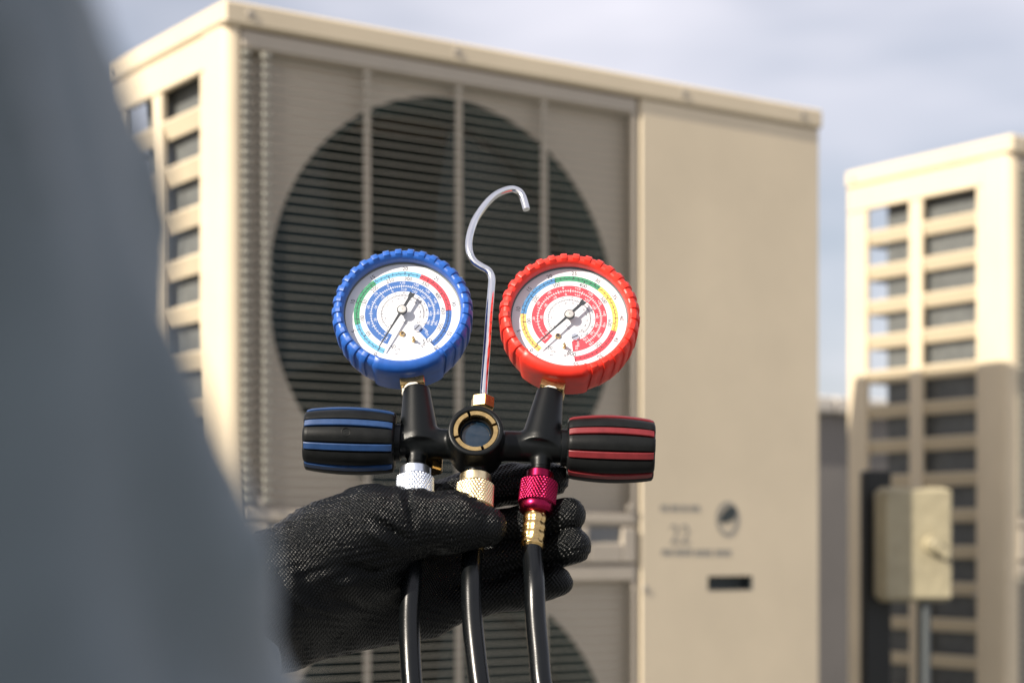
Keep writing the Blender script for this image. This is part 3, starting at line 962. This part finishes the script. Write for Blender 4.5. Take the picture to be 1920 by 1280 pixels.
    for i in range(-1, bmax + 1):
        tick(ink, ang(i), 26.7, 28.3 if i % 5 == 0 else 27.7, 0.44 if i % 5 == 0 else 0.28, e3)
    step = 10 if kind == 'b' else 20
    for p in range(0, int(bmax * 14.5), step):
        big = p % (50 if kind == 'b' else 100) == 0
        tick(ink, ang(p / 14.5), 25.1 if big else 25.8, 26.7, 0.5 if big else 0.28, e3)
    for b in majors:
        x, z = pol(ang(b), 30.3)
        put_text(ink, str(b), x, z, 2.35, R(ang(b)), e2)
    x, z = pol(a_lo - 3, 30.6)
    if kind == 'r': put_text(ink, '-1', x, z, 1.7, R(a_lo - 3), e2)
    for st, p in psis:
        a = ang(p / 14.5)
        x, z = pol(a if p != 550 and p != 800 else a + 3, 23.5 if p not in (550, 800) else 23.0)
        put_text(ink, st, x, z, 2.35 if p not in (550, 800) else 2.7, R(a) if p not in (550, 800) else R(a - 150), e2, squeeze=0.95)
    x, z = pol(a_lo - 8, 22.6); put_text(ink, '-30', x, z, 2.2, R(-8), e2)
    x, z = pol(a_lo - 16, 23.8); put_text(fine, 'inHg', x, z, 1.1, R(-10), e2)
    x, z = pol(a_lo - 16, 26.2); put_text(fine, 'bar', x, z, 1.1, R(-10), e2)
    x, z = pol(a_hi + 11, 24.2); put_text(fine, 'psi', x, z, 2.0, R(-30), e2)
    # white scale on the coloured ring, two sets of figures
    circ(white, a_lo + 6, a_hi - 24, 18.4, 0.25, e2)
    na = 62
    for i in range(na + 1):
        a = a_lo + 6 + (a_hi - 30 - a_lo) * (i / na) ** 0.8
        tick(white, a, 17.6 if i % 5 else 17.2, 19.2 if i % 5 else 19.7, 0.22 if i % 5 else 0.32, e3)
    labs = ['-50', '-30', '-20', '-10', '0', '+10', '+20', '+30', '+40', '+50', '+60'] if kind == 'b' else ['-40', '-30', '-20', '-10', '0', '+10', '+20', '+30', '+40', '+50', '+60', '+70']
    for i, st in enumerate(labs):
        f_ = i / (len(labs) - 1)
        a = a_lo + 9 + (a_hi - 40 - a_lo) * f_ ** 0.8
        x, z = pol(a, 20.6); put_text(white, st, x, z, 1.5, R(a), e2)
        a2 = a + 3
        x, z = pol(a2, 16.2); put_text(white, st, x, z, 1.5, R(a2), e2)
    x, z = pol(a_hi - 10, 16.9); put_text(white, 'R410A', x, z, 1.3, R(a_hi - 10 - 180 + 100), e2)
    x, z = pol(a_hi - 5, 19.6); put_text(white, 'R32', x, z, 1.3, R(a_hi - 5 - 180 + 100), e2)
    # thin scale in the middle
    circ(fine, a_lo + 12, a_hi - 35, 12.3, 0.14, e2)
    for i in range(60):
        a = a_lo + 12 + (a_hi - 47 - a_lo) * (i / 59) ** 0.85
        tick(fine, a, 11.6 if i % 5 else 11.2, 13.0 if i % 5 else 13.4, 0.2, e3)
    for i, st in enumerate(['-20', '-10', '0', '+10', '+20', '+30', '+40', '+50', '+60', '+70', '+80', '+90']):
        a = a_lo + 14 + (a_hi - 55 - a_lo) * (i / 11) ** 0.85
        x, z = pol(a, 14.1); put_text(fine, st, x, z, 1.05, R(a), e2)
        x, z = pol(a + 3, 10.3); put_text(fine, st, x, z, 1.05, R(a + 3), e2)
    put_text(fine, '°C', 0.6, -6.0, 2.0, 0.0, e2)
    x, z = pol(128, 11.2); put_text(fine, 'R22', x, z, 1.3, R(-22), e2)
    x, z = pol(128, 14.2); put_text(fine, 'R134A', x, z, 1.2, R(-22), e2)
    ink.scale(0.001).build('scale_print', M['ink'], gm, False)
    white.scale(0.001).build('scale_print', M['white'], gm, False)
    fine.scale(0.001).build('scale_print', M['ink_grey'], gm, False)
    # needle at zero, hub, screw, stop pins
    YN = YD - 4.4
    a = ang(0.0) - 2
    def npt(l, w):      # along needle, across
        x, z = pol(a, l); c, s = math.cos(R(a)), -math.sin(R(a))
        return (x + c * w, z + s * w)
    poly = [npt(27.5, 0.0), npt(27.0, 0.28), npt(14, 0.45), npt(3.2, 0.8), npt(-3.2, 0.85), npt(-9.5, 0.9), npt(-10.6, 1.6), npt(-12.8, 1.6), npt(-12.2, 0.0), npt(-12.8, -1.6), npt(-10.6, -1.6), npt(-9.5, -0.9), npt(-3.2, -0.85), npt(3.2, -0.8), npt(14, -0.45), npt(27.0, -0.28)]
    nd = MB().prism(poly, YN, YN - 0.45)
    nd.lathe([(0.0, YN + 3.6), (1.2, YN + 3.6), (1.2, YN + 0.2), (3.1, YN + 0.2), (3.1, YN - 0.6), (0.0, YN - 0.6)], 28)
    nd.scale(0.001).build('needle', M['needle'], gm, angle=30)
    MB().lathe([(2.5, YN - 0.5), (2.5, YN - 1.0), (2.2, YN - 1.25), (0.35, YN - 1.35), (0.3, YN - 0.9), (0.0, YN - 0.9)], 28).scale(0.001).build('hub_cap', M['hub'], gm)
    scr = MB().lathe([(0.0, YD - 1.3), (0.3, YD - 1.3), (2.1, YD - 1.3), (2.4, YD - 0.8), (2.4, YD)], 24, c=(0, 0, 0))
    sx, sz = pol(147 + (6 if kind == 'r' else 0), 13.0)
    so = scr.scale(0.001).build('adjusting_screw', M['chrome'], gm, loc=(sx / 1000, 0, sz / 1000))
    MB().box(-2.2, 2.2, YD - 1.36, YD - 1.31, -0.3, 0.3).scale(0.001).build('screw_slot', M['ink'], gm, False, loc=(sx / 1000, 0, sz / 1000), rot=(0, R(-40), 0))
    rx, rz = pol(188 + (8 if kind == 'r' else 0), 13.6)
    MB().lathe([(0.7, YD - 0.6), (0.9, YD - 1.2), (1.5, YD - 1.1), (1.75, YD)], 20, c=(rx, 0, rz)).scale(0.001).build('rivet', M['brass'], gm)
    px_, pz_ = pol(168 + (8 if kind == 'r' else 0), 19.2)
    MB().lathe([(0.0, YD - 4.2), (0.7, YD - 4.2), (0.7, YD - 2.2), (1.15, YD - 2.0), (1.15, YD)], 16, c=(px_, 0, pz_)).scale(0.001).build('stop_pin', M['brass'], gm)
    lo_ = MB().lathe([(0.0, -12.4), (20.0, -12.3), (33.9, -12.0)], 72).scale(0.001).build('lens', M['lens'], gm)
    if lo_.data.polygons[0].normal.y > 0: lo_.data.flip_normals()
    # square brass stem with sealing tape
    st = MB().box(-7.0, 7.0, -4.5, 9.5, -45.0, -37.0, 0.5)
    st.scale(0.001).build('brass_stem', M['brass'], gm, angle=20)
    tp = MB().lathe([(5.6, -44.0), (6.4, -45.2), (6.0, -46.4), (6.6, -47.2), (5.8, -49.0)], 26, 'z', c=(0, 1.0, 0), fn=lambda r, h, a: r + 0.5 * math.sin(5 * a + h) * math.sin(3 * a))
    tp.scale(0.001).build('sealing_tape', M['tape'], gm)
    return gm
gb = loc(755, 588, -7.5); gr_ = loc(1067.5, 597, -7.5)
make_gauge(gb[0], gb[1], -10.5, M['blue'], 'b')
make_gauge(gr_[0], gr_[1], 11.5, M['red'], 'r')

# ------------------------------------------------------------------ hoses with their couplings
def tri(u): return abs((u % 1.0) - 0.5) * 2
def make_hose(i, port, metal, pix, name, label):
    x, z = port
    root = empty('charging_hose', wpt(x, 0, z))
    root.rotation_mode = 'QUATERNION'
    d0 = MROT @ Vector((0, 0, -1))
    lean = {0: 0.03, 1: 0.0, 2: -0.075}[i]
    axw = (MROT @ Vector((lean, 0, -1))).normalized()
    root.rotation_quaternion = axw.to_track_quat('-Z', 'Y')
    tag(root, label, 'hose', 'refrigerant hoses hanging from the manifold')
    # coupling: local -z runs down the hose, millimetres
    rc = 7.8 if i == 2 else 8.9
    MB().lathe([(5.2, 0.6), (rc - 0.6, 0.6), (rc, 0.0), (rc, -4.6), (rc + 0.3, -4.9)], 48, 'z').scale(0.001).build('collar', metal, root)
    kn = []; n = 54
    for q in range(n + 1): kn.append((10.2, -4.9 - 14.6 * q / n))
    NK = 36
    def fk(r, h, a):
        ua = a / (2 * math.pi) * NK; uh = h / 1.85 * 0.62
        p = min(tri(ua + uh), tri(ua - uh))
        e = min(1.0, (-4.9 - h) / 0.8, (h + 19.5) / 0.8)
        return r + (0.75 * p - 0.15) * max(0, e) - (1 - max(0, e)) * 0.7
    MB().lathe(kn, NK * 8, 'z', fn=fk).scale(0.001).build('knurled_coupling', metal, root, angle=70)
    MB().lathe([(9.4, -19.4), (9.6, -20.2), (9.3, -23.0), (8.2, -24.4), (5.5, -25.0)], 48, 'z').scale(0.001).build('lower_collar', metal, root)
    fe = [(5.2, -24.6), (6.0, -25.2)]
    for q in range(31):
        s = q / 30
        fe.append((6.15 + 0.55 * abs(math.sin(s * math.pi * 3.6)), -25.4 - 18.6 * s))
    fe += [(6.4, -44.4), (5.9, -45.8), (5.4, -45.8)]
    MB().lathe(fe, 64, 'z', fn=lambda r, h, a: r - (0.45 * max(0, math.cos(6 * a)) if r > 6.2 and -43 < h < -26 else 0)).scale(0.001).build('crimped_ferrule', M['brass'], root, angle=50)
    # hose: from the ferrule down and to the roof
    inv = (Matrix.Translation(wpt(x, 0, z)) @ root.rotation_quaternion.to_matrix().to_4x4()).inverted()
    start = wpt(x, 0, z) + axw * 0.0445
    P = [start - axw * 0.01, start]
    for (px, py, dd) in pix: P.append(at(px, py, FOCUS + dd / 1000))
    last = P[-1]
    for dz, fx_, fy_ in ((0.03, 0.004, -0.012), (0.07, 0.008, -0.024), (0.13, 0.013, -0.030), (0.22, 0.02, -0.015), (0.36, 0.03, 0.04), (0.55, 0.045, 0.07), (0.75, 0.06, 0.10), (0.95, 0.075, 0.14), (1.10, 0.09, 0.18)):
        P.append(last + Vector((fx_ * (1 + 0.6 * i), fy_, -dz)))
    e_ = P[-1]
    P += [Vector((e_.x + 0.03, e_.y + 0.07, 0.035)), Vector((e_.x + 0.08, e_.y + 0.17, 0.0085)), Vector((e_.x + 0.22, e_.y + 0.30, 0.0075)), Vector((e_.x + 0.45, e_.y + 0.38, 0.0075))]
    pts = [inv @ p for p in catmull(P, 10)]
    MB().tube(pts, 0.0057, 24).build('hose_tube', M['hose'], root)
    return root
make_hose(0, PORT[0], M['silver'], [(772, 1080, -38), (768, 1150, -48), (769, 1220, -58), (774, 1300, -68)], 'a', 'black hose with silver knurled coupling, under the blue gauge and behind the thumb')
make_hose(1, PORT[1], M['brass_gold'], [(884, 1080, -38), (885, 1145, -48), (891, 1215, -58), (902, 1300, -69)], 'b', 'black hose with gold knurled coupling, middle one of the three under the sight glass')
make_hose(2, PORT[2], M['crimson'], [(1002, 1090, -40), (1004, 1150, -48), (1010, 1220, -58), (1019, 1300, -69)], 'c', 'black hose with crimson knurled coupling and brass ferrule under the red gauge')

# ------------------------------------------------------------------ person: shirt sleeve in front, gloved left hand
PY = -0.165
FEET = Vector((-0.345, 0.36 + PY, 0.0))
def H_(px, py, mm): return tuple(at(px, py, FOCUS + mm / 1000))
def glove():
    mmr = 0.001
    palm = [
        (H_(335, 1275, -170), H_(400, 1200, -112), 33, 28.5),
        (H_(400, 1200, -112), H_(480, 1145, -62), 28.5, 29.5),
        (H_(470, 1112, -66), H_(500, 1105, -58), 26, 27),
        (H_(470, 1185, -62), H_(520, 1180, -48), 23, 22),
        (H_(500, 1100, -58), H_(800, 960, 10), 25, 15),
        (H_(510, 1125, -50), H_(825, 1020, 14), 25, 15),
        (H_(520, 1155, -46), H_(825, 1085, 12), 24, 14.5),
        (H_(520, 1182, -46), H_(800, 1148, 6), 20, 14),
        (H_(500, 1090, -60), H_(610, 1030, -50), 23, 24),
        (H_(610, 1030, -50), H_(695, 990, -46), 24, 21.5),
        (H_(560, 1110, -50), H_(690, 1060, -36), 27, 22),
    ]
    thumb = [
        (H_(650, 1020, -46), H_(695, 991, -43), 21, 21.5),
        (H_(695, 991, -43), H_(765, 980, -41), 21.5, 18.4),
        (H_(765, 980, -41), H_(852, 979, -38), 18.4, 16.2),
        (H_(852, 979, -38), H_(912, 986, -36), 16.2, 11.2),
    ]
    fingers = [
        [(800, 955, 8, 14.5), (870, 925, 16, 11.8), (965, 906, 15, 11.0), (1035, 898, 8, 9.8)],
        [(825, 1012, 12, 14.5), (905, 995, 12, 11.5), (990, 983, 5, 10.8), (1065, 965, -8, 10.2)],
        [(825, 1082, 10, 14), (905, 1060, 8, 11.2), (1000, 1044, 2, 10.6), (1075, 1023, -11, 10.2)],
        [(800, 1146, 5, 13.5), (890, 1122, 3, 10.4), (970, 1110, -3, 9.4), (1045, 1090, -14, 8.6)],
    ]
    h = 0.0013
    lo = (-0.215, 0.835, 1.205); hi = (0.052, 1.082, 1.385)
    g_ = grid(lo, hi, h)
    d = None
    for a, b, ra, rb in palm:
        q = sd_cone(g_, a, b, ra * mmr, rb * mmr)
        d = q if d is None else smin(d, q, 0.010)
    th = None
    for a, b, ra, rb in thumb:
        q = sd_cone(g_, a, b, ra * mmr, rb * mmr)
        th = q if th is None else smin(th, q, 0.006)
    total = smin(d, th, 0.009)
    for fg in fingers:
        ff = None
        for (a, b) in zip(fg[:-1], fg[1:]):
            q = sd_cone(g_, H_(*a[:3]), H_(*b[:3]), a[3] * mmr, b[3] * mmr)
            ff = q if ff is None else smin(ff, q, 0.005)
        total = np.minimum(smin(total, ff, 0.0014), smin(d, ff, 0.008))
    # creases and folds in the cloth, laid along lines on the hand
    X = (g_[..., 0] / g_[..., 1]) * F + 960
    Y = HOR - (g_[..., 2] - CZ) / g_[..., 1] * F
    def seg2(x0, y0, x1, y1, w, amp, front=True):
        dx, dy = x1 - x0, y1 - y0
        t_ = np.clip(((X - x0) * dx + (Y - y0) * dy) / (dx * dx + dy * dy), 0, 1)
        q = np.sqrt((X - x0 - t_ * dx) ** 2 + (Y - y0 - t_ * dy) ** 2)
        fade = np.sin(np.pi * np.clip(t_, 0.02, 0.98)) ** 0.6
        gate = (g_[..., 1] < 1.005) if front else 1
        return amp * np.exp(-(q / w) ** 2) * fade * gate
    for s_ in ((762, 905, 778, 1005, 5, 0.0016), (742, 905, 758, 975, 6, -0.0010), (690, 963, 765, 1012, 6, 0.0026), (700, 948, 770, 985, 5, 0.0010),
               (676, 985, 752, 1035, 9, -0.0018), (640, 1060, 720, 1075, 9, 0.0022), (610, 1085, 690, 1105, 9, -0.0012), (600, 1120, 700, 1135, 10, 0.0018),
               (520, 1060, 560, 1200, 10, 0.0012), (540, 1055, 590, 1190, 10, -0.0010), (560, 1050, 610, 1150, 9, 0.0010), (840, 930, 850, 1030, 8, 0.0009),
               (858, 930, 866, 1030, 7, 0.0008), (820, 925, 822, 1030, 8, -0.0006), (480, 1040, 500, 1240, 9, 0.0012)):
        total = total + seg2(*s_)
    wr = 0.0006 * np.sin(g_[..., 0] * 310 + 60 * np.sin(g_[..., 2] * 40)) * np.sin(g_[..., 2] * 190 + g_[..., 1] * 120)
    total = total + wr.astype(np.float32)
    return surface_nets(total.astype(np.float32), lo, h)

SH_L = (-0.124, 0.200, 1.390); EL_L = (-0.088, 0.500, 1.120); WR_L = tuple(at(405, 1197, FOCUS - 0.108))
SH_R = (-0.560, 0.375 + PY, 1.400); EL_R = (-0.640, 0.350 + PY, 1.110); WR_R = (-0.600, 0.520 + PY, 0.900)
def person_mesh():
    h = 0.011; lo = (-0.80, -0.04, -0.01); hi = (0.0, 1.0, 1.86)
    g_ = grid(lo, hi, h)
    cx = -0.355
    parts = [
        ((cx, 0.37 + PY, 1.02), (cx, 0.375 + PY, 1.30), 0.125, 0.125), ((cx - 0.07, 0.37 + PY, 1.25), (cx + 0.07, 0.37 + PY, 1.25), 0.12, 0.12),
        ((cx - 0.06, 0.36 + PY, 0.98), (cx + 0.06, 0.36 + PY, 0.98), 0.125, 0.125),
        ((cx, 0.375 + PY, 1.34), (cx, 0.385 + PY, 1.54), 0.065, 0.058),
        (SH_L, EL_L, 0.052, 0.042), (EL_L, WR_L, 0.038, 0.021), (SH_R, EL_R, 0.052, 0.042), (EL_R, WR_R, 0.042, 0.029),
        ((cx - 0.17, 0.37 + PY, 1.40), (cx + 0.17, 0.37 + PY, 1.40), 0.065, 0.065),
    ]
    for sx in (-1, 1):
        parts += [((cx + 0.085 * sx, 0.36 + PY, 0.95), (cx + 0.10 * sx, 0.37 + PY, 0.50), 0.085, 0.056), ((cx + 0.10 * sx, 0.37 + PY, 0.50), (cx + 0.11 * sx, 0.35 + PY, 0.10), 0.055, 0.038),
                  ((cx + 0.11 * sx, 0.35 + PY, 0.055), (cx + 0.125 * sx, 0.50 + PY, 0.035), 0.042, 0.032)]
    d = None
    for a, b, ra, rb in parts:
        q = sd_cone(g_, a, b, ra, rb); d = q if d is None else smin(d, q, 0.03)
    hx, hy, hz = cx + 0.01, 0.41 + PY, 1.655
    q = np.sqrt(((g_[..., 0] - hx) / 0.076) ** 2 + ((g_[..., 1] - hy) / 0.096) ** 2 + ((g_[..., 2] - hz) / 0.118) ** 2)
    head = (q - 1) * 0.076
    head = smin(head, sd_cone(g_, (hx, hy + 0.088, hz + 0.01), (hx, hy + 0.108, hz - 0.022), 0.008, 0.014), 0.012)
    head = smin(head, sd_cone(g_, (hx, hy + 0.05, hz - 0.07), (hx, hy + 0.068, hz - 0.09), 0.04, 0.025), 0.03)
    for sx in (-1, 1):
        head = np.minimum(head, sd_cone(g_, (hx + 0.078 * sx, hy - 0.005, hz + 0.012), (hx + 0.074 * sx, hy, hz - 0.03), 0.013, 0.010))
    d = smin(d, head, 0.02)
    return surface_nets(d, lo, h)
def cloth(parts, lo, hi, h, k, wrinkle):
    g_ = grid(lo, hi, h); d = None
    for a, b, ra, rb in parts:
        q = sd_cone(g_, a, b, ra, rb); d = q if d is None else smin(d, q, k)
    d = d + wrinkle * np.sin(g_[..., 2] * 120 + g_[..., 1] * 60 + 3 * np.sin(g_[..., 0] * 34) + 2 * np.sin(g_[..., 1] * 29)) * np.sin(g_[..., 0] * 21 + g_[..., 1] * 27 + 1.3)
    return d, g_
base = np.array(FEET, np.float32)
V_, F_ = person_mesh()
person = link('person', net_mesh('person', V_ - base, F_, M['skin']), None, FEET)
tag(person, 'person in a blue-grey work shirt reaching forward with a black-gloved left hand', 'person')
cx = -0.355
shirt = [((cx, 0.37 + PY, 1.00), (cx, 0.375 + PY, 1.30), 0.145, 0.14), ((cx - 0.07, 0.37 + PY, 1.25), (cx + 0.07, 0.37 + PY, 1.25), 0.135, 0.135), ((cx - 0.07, 0.365 + PY, 0.93), (cx + 0.07, 0.365 + PY, 0.93), 0.14, 0.14),
         ((cx - 0.15, 0.37 + PY, 1.405), (cx + 0.14, 0.37 + PY, 1.405), 0.075, 0.078), ((cx, 0.378 + PY, 1.40), (cx, 0.384 + PY, 1.50), 0.085, 0.068),
         (SH_L, EL_L, 0.071, 0.072), (EL_L, WR_L, 0.050, 0.027), (SH_R, EL_R, 0.07, 0.058), (EL_R, WR_R, 0.056, 0.040)]
d, g_ = cloth(shirt, (-0.80, -0.03, 0.78), (0.0, 0.97, 1.56), 0.007, 0.03, 0.0065)
d = np.maximum(d, 0.85 - g_[..., 2])
wl_ = Vector(WR_L); el_ = Vector(EL_L); ax = np.array((wl_ - el_).normalized(), np.float32)
d = np.maximum(d, np.where(g_[..., 0] > -0.3, (g_ - np.array(WR_L, np.float32)) @ ax + 0.03, -1))
axr = np.array((Vector(WR_R) - Vector(EL_R)).normalized(), np.float32)
d = np.maximum(d, np.where(g_[..., 2] < 1.1, np.where(g_[..., 0] < -0.53, (g_ - np.array(WR_R, np.float32)) @ axr - 0.0, -1), -1))
V_, F_ = surface_nets(d.astype(np.float32), (-0.80, -0.03, 0.78), 0.007)
link('shirt', net_mesh('shirt', V_ - base, F_, M['shirt'], 1), person)
tr_ = []
for sx in (-1, 1):
    tr_ += [((cx + 0.085 * sx, 0.36 + PY, 0.95), (cx + 0.10 * sx, 0.37 + PY, 0.50), 0.10, 0.075), ((cx + 0.10 * sx, 0.37 + PY, 0.50), (cx + 0.11 * sx, 0.35 + PY, 0.10), 0.075, 0.066)]
tr_ += [((cx - 0.06, 0.36 + PY, 0.97), (cx + 0.06, 0.36 + PY, 0.97), 0.128, 0.128)]
d, g_ = cloth(tr_, (-0.62, 0.18 + PY, 0.04), (-0.10, 0.56 + PY, 1.12), 0.011, 0.025, 0.003)
d = np.maximum(d, 0.08 - g_[..., 2]); d = np.maximum(d, g_[..., 2] - 1.0)
V_, F_ = surface_nets(d.astype(np.float32), (-0.62, 0.18 + PY, 0.04), 0.011)
link('trousers', net_mesh('trousers', V_ - base, F_, M['trousers'], 1), person)
for sx in (-1, 1):
    bt = [((cx + 0.11 * sx, 0.345 + PY, 0.06), (cx + 0.11 * sx, 0.35 + PY, 0.17), 0.056, 0.056), ((cx + 0.11 * sx, 0.345 + PY, 0.05), (cx + 0.128 * sx, 0.52 + PY, 0.045), 0.052, 0.044)]
    l_ = (cx + 0.11 * sx - 0.09, 0.26 + PY, -0.02)
    d, g_ = cloth(bt, l_, (cx + 0.11 * sx + 0.10, 0.60 + PY, 0.26), 0.008, 0.02, 0.0)
    d = np.maximum(d, 0.004 - g_[..., 2])
    V_, F_ = surface_nets(d.astype(np.float32), l_, 0.008)
    link('boot', net_mesh('boot', V_ - base, F_, M['boots'], 1), person)
g_ = grid((-0.47, 0.28 + PY, 1.56), (-0.22, 0.54 + PY, 1.81), 0.006)
hx, hy, hz = cx + 0.01, 0.41 + PY, 1.655
q = np.sqrt(((g_[..., 0] - hx) / 0.088) ** 2 + ((g_[..., 1] - hy + 0.006) / 0.106) ** 2 + ((g_[..., 2] - hz - 0.006) / 0.128) ** 2)
d = (q - 1) * 0.09
d = np.maximum(d, (g_[..., 1] - hy) * 0.8 - (g_[..., 2] - hz) * 0.75 + 0.0)
V_, F_ = surface_nets(d.astype(np.float32), (-0.47, 0.28 + PY, 1.56), 0.006)
link('hair', net_mesh('hair', V_ - base, F_, M['hair'], 1), person)
V_, F_ = glove()
gl_o = link('glove', net_mesh('glove', V_ - base, F_, M['glove'], 1), person)
gl_o['label'] = 'black knitted work glove on the left hand'
# right hand, gloved, hanging closed at the hip
rh = [(WR_R, (-0.595, 0.565 + PY, 0.845), 0.036, 0.036)]
for k in range(4):
    yk = 0.545 + 0.0; o = Vector((-0.59 + 0.006 * k, 0.585 + PY - 0.020 * k + 0.02, 0.835 - 0.012 * k))
    rh += [((-0.597, 0.575 + PY - 0.012 * k, 0.845), tuple(o), 0.014, 0.011), (tuple(o), tuple(o + Vector((0.035, -0.010, -0.030))), 0.011, 0.009)]
rh += [((-0.575, 0.55 + PY, 0.865), (-0.535, 0.585 + PY, 0.84), 0.014, 0.011)]
d, g_ = cloth(rh, (-0.68, 0.44 + PY, 0.74), (-0.48, 0.66 + PY, 0.96), 0.004, 0.006, 0.0)
V_, F_ = surface_nets(d.astype(np.float32), (-0.68, 0.44 + PY, 0.74), 0.004)
link('glove', net_mesh('glove', V_ - base, F_, M['glove'], 1), person)
